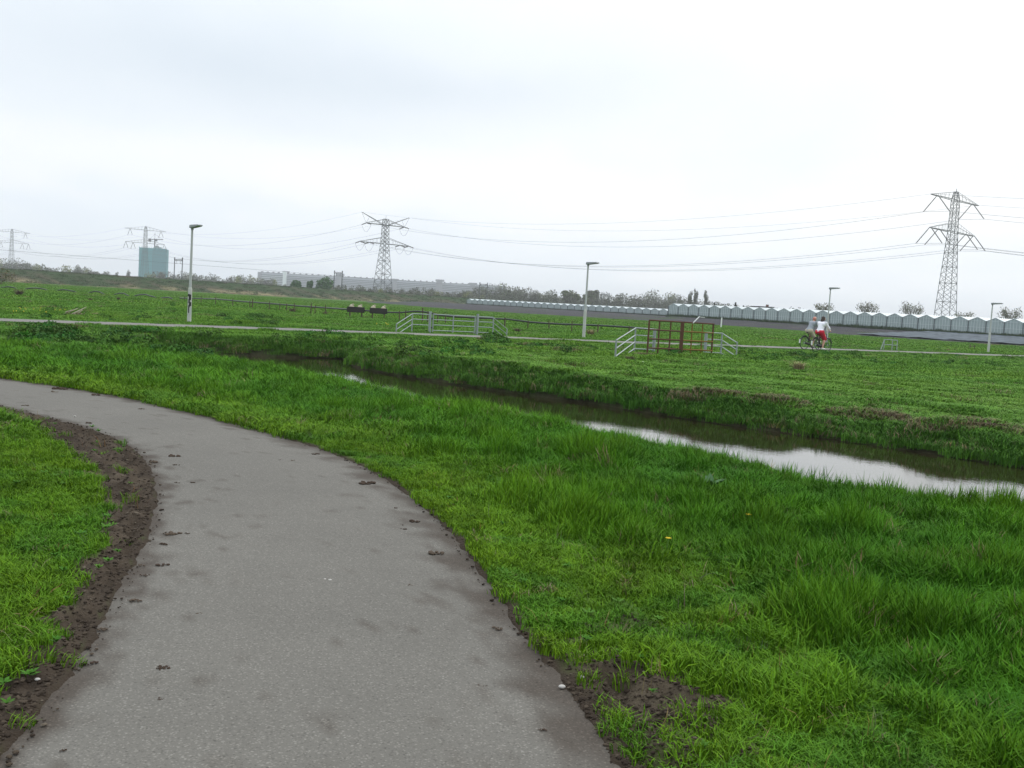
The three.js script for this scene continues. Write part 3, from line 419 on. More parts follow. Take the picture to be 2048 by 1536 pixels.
{
  const g = 'willows behind the tall greenhouse';
  for (const [px, top, w, dist, lab] of [[1645, 603, 46, 330, 'leafy willow above the tall greenhouse, behind the two cyclists'], [1731, 601, 52, 330, 'pollard willow above the tall greenhouse, second from the cyclists'], [1820, 603, 52, 330, 'broad pollard willow above the tall greenhouse, next left of the pylon'], [1925, 622, 46, 330, 'low pollard willow at the right foot of the large pylon'], [2016, 614, 52, 330, 'pollard willow above the tall greenhouse near the last street lamp']]) {
    const p = G(px, dist), s = dist / F; tree('willow_tree', lab, 'tree', p, (hor(px) - top) * s + EYE, w * s, [[.11, .12, .05], [.12, .105, .065], [.1, .12, .045]], { fan: true, limbs: 22, trunk: .32, n: 26, leaf: .22, clump: .16, clumpH: .16, hollow: true, group: g }); }
  for (const [px, top, w, dist, lab, tn] of [[1140, 578, 38, 560, 'round pale budding tree between the street lamp and the railway portals', T_spring], [1180, 578, 32, 570, 'round budding tree right behind the middle street lamp', T_spring]]) { const p = G(px, dist), s = dist / F; tree('round_tree', lab, 'tree', p, (hor(px) - top) * s + EYE, w * s, tn, { n: 200, leaf: .5, limbs: 12, trunk: .22 }); }
  for (const [px, top, w, dist, lab] of [[590, 557, 22, 440, 'small bright green tree on the embankment before the long building'], [618, 560, 12, 440, 'slim green tree between two larger ones on the embankment'], [648, 553, 34, 440, 'bushy bright green tree on the embankment beside a railway portal']]) { const p = G(px, dist), s = dist / F; tree('green_tree', lab, 'tree', p, (hor(px) - top) * s + EYE, w * s, T_green, { n: 160, leaf: .32, limbs: 10, trunk: .2 }); }
  for (const [px, top, w, dist, lab] of [[1377, 578, 9, 480, 'tall thin poplar behind the corner of the tall greenhouse'], [1388, 576, 8, 485, 'tallest thin poplar behind the corner of the tall greenhouse'], [1409, 579, 9, 490, 'thin poplar standing alone right of two others'], [232, 543, 7, 900, 'small dark pointed tree left of the teal tower'], [256, 537, 8, 900, 'pointed poplar beside the teal tower block']]) { const p = G(px, dist), s = dist / F; tree('poplar_tree', lab, 'tree', p, (hor(px) - top) * s + EYE, w * s, T_bare, { n: 60, leaf: .3, limbs: 16, trunk: .15, clump: .3, clumpH: .1 }); }
  for (const [px, top, w, dist, lab] of [[1426, 603, 9, 290, 'small dark conifer above the greenhouse below a railway portal'], [1468, 602, 13, 290, 'dark conifer above the greenhouse left of the farmhouse'], [1484, 609, 8, 292, 'low dark bush beside the conifer above the greenhouse']]) { const p = G(px, dist), s = dist / F, h = (hor(px) - top) * s + EYE, t = thing('conifer', lab, 'tree', p, 0), r = rng(px), out = [], col = []; for (let k = 0; k < 10; k++) { const u = k / 10; leaves(out, col, r, 40, 0, h * (.35 + .62 * u), 0, w * s * .55 * (1.05 - u), h * .06, w * s * .55 * (1.05 - u), .22, T_dark, 0); } part(t, 'trunk', bar([0, -.3, 0], [0, h * .9, 0], .14, 6, .03), M.bark); part(t, 'crown', soup(out, col), leafMat); }
  { const p = G(-4, 180), o = thing('brown_bush', 'brown budding bush at the meadow edge by the left frame side', 'bush', p.setY(-.1)), r = rng(91), out = [], col = []; for (let k = 0; k < 9; k++) leaves(out, col, r, 90, (r() - .5) * 5, .8 + r() * 1.6, (r() - .5) * 3, 1.1, .8, 1, .13, [[.11, .1, .04], [.13, .09, .06], [.09, .1, .035]]); const st = []; for (let k = 0; k < 14; k++) st.push(bar([(r() - .5) * 1.2, -.1, (r() - .5)], [(r() - .5) * 5, 1 + r() * 1.4, (r() - .5) * 3], .04, 4, .01)); part(o, 'stem', st, M.bark); part(o, 'foliage', soup(out, col), leafMat); }
  // woods that read as one mass
  const wood = (name, label, pts, dist, tones, n, leaf, seed, hm = 1) => { const r = rng(seed), out = [], col = [], tr = [];
    for (let i = 0; i + 1 < pts.length; i++) { const [x0, y0] = pts[i], [x1, y1] = pts[i + 1], m = Math.max(1, Math.round((x1 - x0) / 6));
      for (let k = 0; k < m; k++) { const u = (k + r() * .8) / m, px = lerp(x0, x1, u), dd = dist * (1 + .1 * (r() - .3)), p = G(px, dd), h = Math.max(2, ((hor(px) - lerp(y0, y1, u)) * dd / F + EYE) * (1.0 + .38 * r()) * hm), w = h * (.3 + .25 * r()), tn = r() < .18 ? T_yel : tones; tr.push(bar([p.x, -.2, p.z], [p.x, h * .7, p.z], .22, 5, .06));
        for (let c = 0; c < 5; c++) leaves(out, col, r, n / 5 | 0, p.x + (r() - .5) * w, h * (.3 + .5 * r()), p.z + (r() - .5) * w, w * .5, h * .24, w * .5, leaf, tn, .2); leaves(out, col, r, n | 0, p.x, h * .3, p.z, w * 1.1, h * .34, w * .7, leaf, tn, 0); } }
    const o = new THREE.Group(); o.name = numbered(name); scene.add(o); tag(o, label, 'wood', null, 'stuff'); part(o, 'trunks', tr, M.barkGrey); part(o, 'foliage', soup(out, col), leafMat); };
  wood('far_wood', 'hazy far wood behind the embankment at the farthest pylon', [[-60, 522], [0, 527], [40, 530], [70, 535], [100, 541], [106, 545], [150, 540], [205, 549], [215, 552]], 760, T_bare, 420, .5, 11, 1.12);
  wood('far_wood', 'low far tree line beside the teal tower block', [[300, 551], [330, 546], [345, 552], [360, 549], [400, 550], [440, 557], [450, 560], [470, 556], [515, 557], [560, 567]], 720, T_bare, 400, .45, 12);
  wood('railway_scrub', 'bare brown and green scrub below the long apartment building', [[555, 566], [600, 567], [640, 568], [690, 568], [720, 566], [760, 573], [800, 574], [830, 574], [870, 576], [900, 578], [945, 583], [990, 590]], 520, T_bare, 460, .32, 13, .74);
  wood('far_wood', 'grey green wood behind the low greenhouse', [[930, 582], [960, 576], [1000, 573], [1040, 577], [1080, 578], [1115, 588], [1140, 596], [1190, 596], [1210, 594], [1230, 588], [1260, 592], [1290, 588], [1325, 590], [1355, 592], [1375, 600], [1400, 596], [1430, 610], [1500, 618]], 560, T_bare, 520, .36, 14, .95);
  wood('far_wood', 'low hazy skyline trees far behind the willows', [[1480, 614], [1560, 620], [1640, 626], [1760, 634], [1900, 640], [2060, 650], [2160, 655]], 900, T_bare, 300, .5, 15);
}

// ------------------------------------------------------------------ street lamps
console.log('objects');
function pathTangent(p) { let b = 0, bd = 1e9; farPath.forEach((q, i) => { const d = q.distanceToSquared(p); if (d < bd && i > 0 && i + 1 < farPath.length) { bd = d; b = i; } }); return farPath[b + 1].clone().sub(farPath[b - 1]).setY(0).normalize(); }
const surf = (p, dy = 0) => V(p.x, gy(p.x, p.z) + dy, p.z);
{
  const poleM = std([.44, .44, .41], .75), poleTop = std([.4, .41, .4], .7), headM = std([.24, .25, .26], .5), lens = std([.5, .5, .48], .3);
  const build = (p, H, label) => { const t = pathTangent(p), nrm = V(-t.z, 0, t.x); if (nrm.z < 0) nrm.negate(); const o = thing('street_lamp', label, 'street lamp', surf(p, -.05), Math.atan2(-nrm.z, nrm.x), 'street lamps along the far path');
    part(o, 'pole', [bar([0, 0, 0], [0, 1.5, 0], .085, 14, .08), bar([0, 1.5, 0], [0, 1.58, 0], .08, 14, .055)], poleM); part(o, 'pole_top', bar([0, 1.58, 0], [0, H - .02, 0], .055, 12, .042), poleTop);
    part(o, 'collar', bar([0, H - .12, 0], [0, H + .02, 0], .06, 10, .06), headM);
    const s = new THREE.Shape([[-.06, -.03], [.1, -.03], [.7, .02], [.77, .04], [.72, .055], [.1, .055], [-.05, .045]].map(q => new THREE.Vector2(...q))), g = new THREE.ExtrudeGeometry(s, { depth: .17, bevelEnabled: true, bevelSize: .025, bevelThickness: .025, bevelSegments: 2 }); g.translate(0, H, -.085); g.rotateZ(.0); const hd = part(o, 'lamp_head', g, headM); part(hd, 'lens', (() => { const q = box(.5, .02, .15, .42, 0, 0); q.rotateZ(.105); q.translate(0, H - .055, 0); return q; })(), lens); part(o, 'door_plate', box(.012, .3, .09, .083, .6, 0), poleTop); return o; };
  const l1 = build(P(378, 649, .05), 4.05, 'street lamp with black graffiti on its pole, before the teal tower');
  const r = rng(8), gs = []; for (const [y0, y1, a0, a1] of [[1.05, 1.28, .3, 1.3], [.92, 1.08, .1, .7], [.8, .97, .5, 1.5], [.62, .84, .15, .75], [.52, .62, .2, 1.2], [1.2, 1.3, -.4, .5]]) { const g = new THREE.CylinderGeometry(.0845, .086, y1 - y0, 8, 1, true, a0 + .3, a1 - a0 + .2); g.translate(0, (y0 + y1) / 2, 0); gs.push(g); } part(l1, 'graffiti', gs, new THREE.MeshStandardMaterial({ color: lin(.01, .01, .012), roughness: .6, side: THREE.DoubleSide }), 'black paint scrawl on the pole');
  build(P(1167, 679, .05), 3.95, 'street lamp between the two cattle gates');
  build(P(1652, 690, .05), 4.1, 'street lamp right beside the two cyclists');
  build(P(1976, 707.5, .05), 3.75, 'street lamp farthest along the path, before the greenhouse right end');
}
// ------------------------------------------------------------------ gates and frames
const rail2 = (a, b, r = .026) => bar(a, b, r, 8);
{
  const mk = (o, A, B) => { const base = (t) => { const p = A.clone().lerp(B, t); return p.setY(gy(p.x, p.z)); }; return { at: (t, h) => { const p = base(t); p.y = lerp(gy(A.x, A.z), gy(B.x, B.z), t) + h; return p.sub(o.position); } }; };
  { // gate on the far side of the path
    const A = P(823, 669, .05), B = P(985, 675, .05), o = thing('cattle_gate', 'galvanised cattle gate with sloping side wings beyond the far path', 'gate', surf(A.clone().lerp(B, .5), 0)), { at } = mk(o, A, B), k = (px) => (px - 823) / 162;
    for (const [px, r, h] of [[823, .03, .9], [985, .03, .92]]) part(o, 'post', rail2(at(k(px), -.15), at(k(px), h), r), M.galv);
    for (const px of [857, 952]) part(o, 'gate_post', [rail2(at(k(px), -.2), at(k(px), 1.02), .06)], M.galv);
    for (const h of [.88, .64, .4]) part(o, 'rail', rail2(at(k(823), h), at(k(857), h), .02), M.galv);
    for (const h of [.9, .66, .42, .17]) { part(o, 'rail', rail2(at(k(862), h), at(k(947), h), .02), M.galv); part(o, 'rail', rail2(at(k(952), h), at(k(985), h), .02), M.galv); }
    for (const px of [863, 903, 947]) part(o, 'upright', rail2(at(k(px), .1), at(k(px), .92), .028), M.galv);
    part(o, 'hinge', [box(.1, .08, .06, ...at(k(860), .7).toArray()), box(.1, .08, .06, ...at(k(860), .3).toArray())], M.darkMetal);
    const wing = (side, px, t0) => { const e = P(px, side < 0 ? 670 : 677, .02); const q = e.clone().sub(o.position); const y = gy(e.x, e.z) - o.position.y; part(o, 'wing_post', rail2(V(q.x, y - .15, q.z), V(q.x, y + .4, q.z), .028), M.galv); for (const h of [.88, .64, .4]) part(o, 'wing_rail', rail2(at(t0, h), V(q.x, y + h - .5, q.z), .02), M.galv); };
    wing(-1, 792, 0); wing(1, 1013, 1);
  }
  { // gate on the near side of the path
    const A = P(1268, 707, .05), B = P(1441, 713, .05), o = thing('cattle_gate', 'galvanised cattle gate with sloping wings behind the rusty frame', 'gate', surf(A.clone().lerp(B, .5), 0)), { at } = mk(o, A, B), k = (px) => (px - 1268) / 173;
    for (const px of [1268, 1441]) part(o, 'post', rail2(at(k(px), -.15), at(k(px), .96), .03), M.galv);
    for (const px of [1305, 1408]) part(o, 'gate_post', rail2(at(k(px), -.2), at(k(px), .95), .062), M.galv);
    for (const h of [.93, .66, .4, .14]) { part(o, 'rail', rail2(at(0, h), at(k(1305), h), .02), M.galv); part(o, 'rail', rail2(at(k(1408), h), at(1, h), .02), M.galv); }
    const wing = (px, py, t0, dr) => { const e = P(px, py, .02), q = e.clone().sub(o.position), y = gy(e.x, e.z) - o.position.y; part(o, 'wing_post', rail2(V(q.x, y - .15, q.z), V(q.x, y + .62, q.z), .03), M.galv); for (const h of [.93, .66, .4, .14]) part(o, 'wing_rail', rail2(at(t0, h), V(q.x, y + Math.max(h - dr, -.1), q.z), .021), M.galv); };
    wing(1230, 722, 0, .32); wing(1472, 718, 1, .36);
  }
  { // rusty frame
    const A = P(1294, 713, .05), B = P(1423, 717, .05), o = thing('rusty_frame', 'rusty steel grid frame standing before the near gate', 'frame', surf(A.clone().lerp(B, .5), 0)), { at } = mk(o, A, B), k = (px) => (px - 1294) / 129;
    for (const [px, r, yl] of [[1294, .036, 0], [1314, .03, 0], [1336, .03, 0], [1379, .026, 1], [1400, .024, 1], [1422, .036, 0]]) part(o, 'upright', bar(at(k(px), -.1), at(k(px), 1.24), r, 6), yl ? M.rustYellow : M.rust);
    part(o, 'centre_post', box(.12, 1.36, .12, ...at(k(1359), .58).toArray()), M.rust);
    for (const h of [1.24, .9, .57, .24]) { part(o, 'cross_bar', bar(at(0, h).add(V(0, 0, .04)), at(k(1356), h).add(V(0, 0, .04)), .027, 6), M.rust); part(o, 'cross_bar', bar(at(k(1362), h).add(V(0, 0, .04)), at(1, h).add(V(0, 0, .04)), .027, 6), h < 1 ? M.rustYellow : M.rust); }
    const w = thing('white_strip', 'bent white plastic strip hooked over the top bar of the rusty frame', 'strip', at(k(1381), 1.24).add(o.position)), g = box(.4, .02, .12, 0, 0, 0); const g1 = g.clone(); g1.scale(.9, 1, 1); g1.rotateZ(.85); g1.translate(.08, .115, .04); const g2 = box(.2, .02, .11, .28, .235, .04); g2.rotateZ(-.05); part(w, 'strip', [g1, g2], M.white);
  }
  { const c = P(1779, 704, .05), o = thing('small_rail', 'small galvanised tubular rail by the path before the greenhouse', 'rail', surf(c)); for (const x of [-.35, .12, .4]) part(o, 'post', bar([x, -.1, x * .3], [x, .72, x * .3], .03, 8), M.galv); for (const h of [.7, .38]) part(o, 'rail', bar([-.35, h, -.1], [.4, h, .12], .024, 8), M.galv); part(o, 'brace', bar([-.35, .7, -.1], [-.62, 0, .1], .024, 8), M.galv); }
  { const c = P(1944, 700, .05), o = thing('stake_fence', 'two short dark stakes with a crossbar in the meadow', 'fence', surf(c)); part(o, 'stake', bar([-.18, -.1, 0], [-.2, .5, 0], .035, 6), M.wood); part(o, 'stake', bar([.2, -.1, 0], [.18, .42, 0], .035, 6), M.wood); part(o, 'crossbar', bar([-.25, .3, .03], [.3, .32, .03], .03, 6), M.wood); }
  { const o = thing('marker_post', 'white marker post on the bare soil before the greenhouse', 'post', G(1442, 158).setY(-.1)); part(o, 'post', box(.16, 1.7, .16, 0, .85, 0), M.white); part(o, 'cap', box(.2, .06, .2, 0, 1.73, 0), M.galv); }
}
// ------------------------------------------------------------------ black pipe line on stakes
{
  const dAt = pipeDist;
  const at = (px, py) => { const d = dAt(px), p = G(px, d), y = EYE - (py - hor(px)) * d / F; return V(p.x, y, p.z); };
  const L1 = [[360, 596], [400, 597], [436, 598.5], [480, 602.5], [540, 607], [600, 612], [650, 615.5], [700, 619], [730, 621], [775, 624.5], [800, 625], [830, 622.5], [850, 624], [880, 630.5], [930, 634.5], [985, 637], [1015, 638.5], [1060, 644], [1110, 647.5], [1180, 650], [1250, 654], [1320, 660]].map(p => at(...p));
  single('black_pipe', tube(L1, .055, 8, 140), M.rubber, 'long black pipe carried on stakes across the meadow', 'pipe');
  const r = rng(44), sg = 'stakes carrying the black pipe';
  for (const px of [360, 372, 405, 436, 471, 499, 508, 541, 566, 577, 594, 627, 634, 656, 800, 812, 845, 858, 878, 895, 910, 1012, 1058, 1100, 1150, 1200, 1262, 1322]) {
    let y = 0, best = 1e9; const p = G(px, dAt(px)); for (const q of new THREE.CatmullRomCurve3(L1, false, 'centripetal').getPoints(400)) { const d = Math.hypot(q.x - p.x, q.z - p.z); if (d < best) { best = d; y = q.y; p.x = q.x * .5 + p.x * .5; } }
    const g0 = gy(p.x, p.z), o = thing('stake', 'weathered wooden stake under the black pipe', 'stake', [p.x, g0, p.z], r() * 3, sg), h = y - g0 + .05 + r() * .22, lx = (r() - .5) * .12; part(o, 'post', bar([lx, -.15, 0], [0, h, .0], .035 + .012 * r(), 6), M.wood); }
  const arcs = [[0, 574.5, 34, 3], [50, 578.5, 44, 2.5], [113, 582.5, 40, 2.5], [177, 585, 32, 3], [228, 587, 30, 3.5], [268, 594, 44, 6], [322, 593.5, 24, 1.5]];
  for (const [x, y, w, s] of arcs) { const d = dAt(x), hgt = s * d / F, pts = []; for (let i = 0; i <= 8; i++) { const u = i / 8, px = x + w * u, p = G(px, dAt(px)); const g0 = gy(p.x, p.z); pts.push(V(p.x, g0 + .05 + (hgt * .5 + .12) * Math.sin(Math.PI * u), p.z)); } single('pipe_length', tube(pts, .07, 8, 30), M.rubber, 'loose black pipe length bowed up out of the grass', 'pipe', 'loose black pipe lengths in the meadow'); }
  const creamM = std([.38, .34, .25], .9), trayM = std([.035, .032, .03], .8);
  for (const [px, py, lab, a, b] of [[711, 624, 'dark tray on stakes holding two cream sacks, nearer the pylon', -.3, .28], [756, 626.5, 'dark tray on stakes holding two cream sacks, nearer the gate', -.36, .34]]) { const p = at(px, py), g0 = gy(p.x, p.z), h = p.y - g0, o = thing('feed_tray', lab, 'tray', [p.x, g0, p.z], .1); part(o, 'tray', [box(1.15, .05, .6, 0, h, 0), box(1.15, .36, .05, 0, h + .18, .3), box(1.15, .36, .05, 0, h + .18, -.3), box(.05, .36, .6, -.575, h + .18, 0), box(.05, .36, .6, .575, h + .18, 0)], trayM); for (const [x, z] of [[-.4, .2], [.42, .2], [-.4, -.2], [.42, -.2]]) part(o, 'leg', bar([x, -.15, z], [x, h, z], .04, 6), M.wood);
    for (const x of [a, b]) { const s = thing('sack', x < 0 ? `cream sack at the left end of the tray ${px < 730 ? 'nearer the pylon' : 'nearer the gate'}` : `cream sack at the right end of the tray ${px < 730 ? 'nearer the pylon' : 'nearer the gate'}`, 'sack', [p.x + x, g0 + h + .02, p.z]); const g = new THREE.IcosahedronGeometry(.2, 3), q = g.attributes.position; for (let i = 0; i < q.count; i++) { const e = 1 + .25 * N2(q.getX(i) * 6 + x * 9, q.getZ(i) * 6 + q.getY(i) * 5, 90); q.setXYZ(i, q.getX(i) * e * .95, q.getY(i) * e * 1.25, q.getZ(i) * e * .9); } g.translate(0, .24, 0); g.computeVertexNormals(); part(s, 'sack_body', g, creamM); part(s, 'tied_neck', bar([.02, .42, 0], [.12, .52, 0], .06, 7, .08), creamM); } }
}
// ------------------------------------------------------------------ cyclists
console.log('people');
function sdfMesh(sdf, c, half, res) {
  const mc = new MarchingCubes(res, new THREE.MeshStandardMaterial(), false, false, 120000), f = mc.field, hs = res / 2; mc.isolation = 0;
  for (let k = 0; k < res; k++) for (let j = 0; j < res; j++) for (let i = 0; i < res; i++) f[i + j * res + k * res * res] = -sdf(c[0] + (i - hs) / hs * half, c[1] + (j - hs) / hs * half, c[2] + (k - hs) / hs * half);
  mc.update(); const n = mc.count ?? mc.geometry.drawRange.count, p = mc.positionArray.slice(0, n * 3); for (let i = 0; i < n; i++) { p[i * 3] = p[i * 3] * half + c[0]; p[i * 3 + 1] = p[i * 3 + 1] * half + c[1]; p[i * 3 + 2] = p[i * 3 + 2] * half + c[2]; }
  let g = new THREE.BufferGeometry(); g.setAttribute('position', new THREE.BufferAttribute(new Float32Array(p), 3)); g = mergeVertices(g, 1e-4); g.computeVertexNormals(); g.setAttribute('uv', new THREE.Float32BufferAttribute(new Float32Array(g.attributes.position.count * 2), 2)); return g;
}
const cap = (a, b, ra, rb) => (x, y, z) => { const dx = b[0] - a[0], dy = b[1] - a[1], dz = b[2] - a[2], px = x - a[0], py = y - a[1], pz = z - a[2], t = clamp((px * dx + py * dy + pz * dz) / (dx * dx + dy * dy + dz * dz)); return Math.hypot(px - dx * t, py - dy * t, pz - dz * t) - lerp(ra, rb, t); };
const smin = (fs, k) => (x, y, z) => { let m = 1e9; for (const f of fs) { const d = f(x, y, z); const h = clamp(.5 + .5 * (m - d) / k); m = m > 1e8 ? d : lerp(m, d, h) - k * h * (1 - h); } return m; };
function bicycle(label, frameC, pos, turn) {
  const o = thing('bicycle', label, 'bicycle', pos, turn), fm = std(frameC, .35, { metalness: .4 }), R = .345, ra = [-.5, R, 0], fa = [.62, R, 0], bb = [-.06, .29, 0], seat = [-.24, .86, 0], ht = [.42, .93, 0], hb = [.5, .62, 0];
  const wheel = (c) => { const w = part(o, 'wheel', (() => { const g = new THREE.TorusGeometry(.318, .012, 6, 40); g.translate(...c); return g; })(), M.galv); part(w, 'tyre', (() => { const g = new THREE.TorusGeometry(R - .018, .021, 8, 40); g.translate(...c); return g; })(), M.rubber); const sp = []; for (let i = 0; i < 18; i++) { const a = i / 18 * 6.283; sp.push(bar([c[0] + .02 * Math.cos(a), c[1] + .02 * Math.sin(a), (i % 2 - .5) * .06], [c[0] + .31 * Math.cos(a + .2), c[1] + .31 * Math.sin(a + .2), 0], .0022, 3)); } sp.push(bar([c[0], c[1], -.05], [c[0], c[1], .05], .022, 8)); part(w, 'spokes', sp, M.galv); };
  wheel(ra); wheel(fa);
  part(o, 'frame', [bar(bb, seat, .018, 8), bar(bb, hb, .02, 8), bar([-.2, .7, 0], ht, .018, 8), bar(ht, hb, .02, 8), ...[-1, 1].flatMap(s => [bar(bb, [ra[0], ra[1], s * .06], .011, 6), bar([-.2, .72, 0], [ra[0], ra[1], s * .06], .01, 6)])], fm);
  part(o, 'fork', [-1, 1].map(s => bar([hb[0], hb[1], s * .04], [fa[0], fa[1], s * .05], .012, 6)), fm);
  const fen = (c, a0, a1, m) => { const g = new THREE.TorusGeometry(R + .02, .028, 5, 24, a1 - a0); g.scale(1, 1, .9); g.rotateZ(a0); g.translate(...c); part(o, 'mudguard', g, m); }; fen(ra, .5, 2.9, M.black); fen(fa, .3, 2.4, M.black);
  part(o, 'mudguard_flap', box(.02, .2, .075, ra[0] - R - .03, .44, 0), M.white, 'white tip of the rear mudguard');
  const sd = ball(.12, -.26, .915, 0, 1.1, .35, .8); part(o, 'saddle', [sd, bar(seat, [-.26, .9, 0], .014, 6)], M.black);
  part(o, 'handlebar', [bar(ht, [.4, 1.06, 0], .013, 6), tube([[.22, 1.05, -.29], [.36, 1.07, -.26], [.42, 1.06, -.1], [.42, 1.06, .1], [.36, 1.07, .26], [.22, 1.05, .29]], .012, 6, 24)], M.galv);
  part(o, 'rear_rack', [box(.4, .015, .12, -.56, .74, 0), ...[-1, 1].map(s => bar([-.6, .74, s * .06], [ra[0], ra[1], s * .07], .007, 5))], M.black);
  part(o, 'chain_case', [bar([ra[0], ra[1], .07], [bb[0], bb[1], .07], .06, 8), (() => { const g = new THREE.CylinderGeometry(.11, .11, .03, 16); g.rotateX(Math.PI / 2); g.translate(bb[0], bb[1], .07); return g; })()], M.black);
  part(o, 'crank', [bar([bb[0], bb[1], .1], [bb[0] + .02, bb[1] - .17, .1], .011, 6), bar([bb[0], bb[1], -.1], [bb[0] - .02, bb[1] + .17, -.1], .011, 6), box(.09, .02, .09, bb[0] + .02, bb[1] - .175, .15), box(.09, .02, .09, bb[0] - .02, bb[1] + .175, -.15)], M.darkMetal);
  return o;
}
function rider(label, pos, turn, s) {
  const o = thing('person', label, 'person', pos, turn, 'cyclists on the far path'), skin = std([.5, .27, .19], .6), lean = s.lean;
  const hip = [[-.22, 1.0, -.1], [-.22, 1.0, .1]], knee = [[.14, .88, -.12], [.1, .66, .12]], ank = [[-.04, .55, -.13], [-.08, .22, .13]], toe = [[.1, .5, -.14], [.07, .16, .14]];
  const ch = [-.2 + lean * .75, 1.34, 0], neck = [-.2 + lean * 1.05, 1.52, 0], head = [-.2 + lean * 1.05 + .07, 1.665, 0], sh = [[-.2 + lean, 1.46, -.18], [-.2 + lean, 1.46, .18]], el = [[.1 + lean * .35, 1.2, -.27], [.1 + lean * .35, 1.2, .27]], ha = [[.24, 1.075, -.27], [.24, 1.075, .27]];
  const trunk = [cap([-.22, 1.0, -.06], [-.22, 1.0, .06], .135, .135), cap([-.22, 1.02, 0], ch, .13, .145), cap([ch[0], 1.38, -.09], [ch[0], 1.38, .09], .11, .11), cap(sh[0], sh[1], .065, .065), cap(neck, [head[0] - .02, 1.6, 0], .055, .052)];
  const arms = [0, 1].flatMap(i => [cap(sh[i], el[i], .055, .042), cap(el[i], ha[i], .042, .03)]), thigh = [0, 1].map(i => cap(hip[i], knee[i], .095, .062)), calf = [0, 1].flatMap(i => [cap(knee[i], [lerp(knee[i][0], ank[i][0], .35) - .02, lerp(knee[i][1], ank[i][1], .35), ank[i][2]], .058, .056), cap([lerp(knee[i][0], ank[i][0], .35) - .02, lerp(knee[i][1], ank[i][1], .35), ank[i][2]], ank[i], .056, .036), cap(ank[i], toe[i], .036, .032)]);
  const headS = [cap(head, [head[0] + .015, head[1] - .04, 0], .098, .078), cap([head[0] + .09, head[1] - .005, 0], [head[0] + .112, head[1] - .03, 0], .012, .016), cap([head[0], head[1] - .01, -.095], [head[0], head[1] - .03, -.095], .015, .014), cap([head[0], head[1] - .01, .095], [head[0], head[1] - .03, .095], .015, .014)];
  const hands = [0, 1].flatMap(i => [cap(ha[i], [ha[i][0] + .05, ha[i][1] + .01, ha[i][2]], .03, .03), ...[0, 1, 2, 3].map(f => cap([ha[i][0] + .03 + .018 * f, ha[i][1] + .02, ha[i][2]], [ha[i][0] + .04 + .018 * f, ha[i][1] - .03, ha[i][2] + .02], .01, .009)), cap([ha[i][0] + .02, ha[i][1], ha[i][2]], [ha[i][0] + .06, ha[i][1] - .02, ha[i][2] * .9], .011, .01)]);
  part(o, 'body', sdfMesh(smin([...trunk, ...arms, ...thigh, ...calf, ...headS, ...hands], .03), [-.02, .95, 0], .95, 128), skin);
  const inflate = (fs, e, k, cut) => { const f = smin(fs, k); return (x, y, z) => Math.max(f(x, y, z) - e, cut ? cut(x, y, z) : -9); };
  const upper = s.sleeve === 'long' ? [...trunk.slice(0, 4), ...arms] : [...trunk.slice(0, 4), ...[0, 1].map(i => cap(sh[i], [lerp(sh[i][0], el[i][0], .6), lerp(sh[i][1], el[i][1], .6), lerp(sh[i][2], el[i][2], .6)], .06, .055))];
  part(o, s.topName, sdfMesh(inflate(upper, .022, .04, (x, y, z) => Math.max((s.hem ?? .98) - y, x > ha[0][0] - .01 ? 1 : -1, Math.max(y - 1.53, 0))), [-.02, 1.25, 0], .5, 84), std(s.top, .9));
  part(o, s.bottomName, sdfMesh(inflate([trunk[0], ...[0, 1].map(i => cap(hip[i], [lerp(hip[i][0], knee[i][0], s.leg), lerp(hip[i][1], knee[i][1], s.leg), hip[i][2]], .1, .085))], .024, .05, (x, y) => y - 1.09), [-.06, .85, 0], .42, 76), std(s.bottom, .9));
  if (s.longTrousers) part(o, 'trouser_legs', sdfMesh(inflate(calf.filter((_, i) => i % 3 < 2).concat(thigh), .018, .03), [0, .6, 0], .6, 84), std(s.longTrousers, .9));
  part(o, 'shoes', sdfMesh(inflate([0, 1].map(i => cap([ank[i][0] - .02, ank[i][1] - .04, ank[i][2]], [toe[i][0] + .04, toe[i][1] - .005, toe[i][2]], .04, .034)), .006, .02), [0, .36, 0], .36, 64), std(s.shoe, .7));
  const hair = s.long ? [cap([head[0] - .025, head[1] + .03, 0], [head[0] - .06, head[1] - .06, 0], .1, .085), cap([head[0] - .06, head[1] - .05, 0], [head[0] - .13, head[1] - .28, 0], .08, .06), cap([head[0] - .08, head[1] - .1, -.05], [head[0] - .14, head[1] - .26, -.06], .05, .04), cap([head[0] - .08, head[1] - .1, .05], [head[0] - .14, head[1] - .26, .06], .05, .04)] : [cap([head[0] - .03, head[1] - .0, 0], [head[0] - .035, head[1] - .03, 0], .088, .084)];
  part(o, 'hair', sdfMesh(smin(hair, .03), [head[0] - .05, head[1] - .1, 0], .28, 56), std(s.hair, .7));
  const eyes = [-1, 1].map(q => ball(.011, head[0] + .088, head[1] + .005, q * .034)); part(o, 'eyes', eyes, M.black); part(o, 'mouth', box(.006, .008, .04, head[0] + .088, head[1] - .065, 0), std([.3, .1, .09], .6)); return o;
}
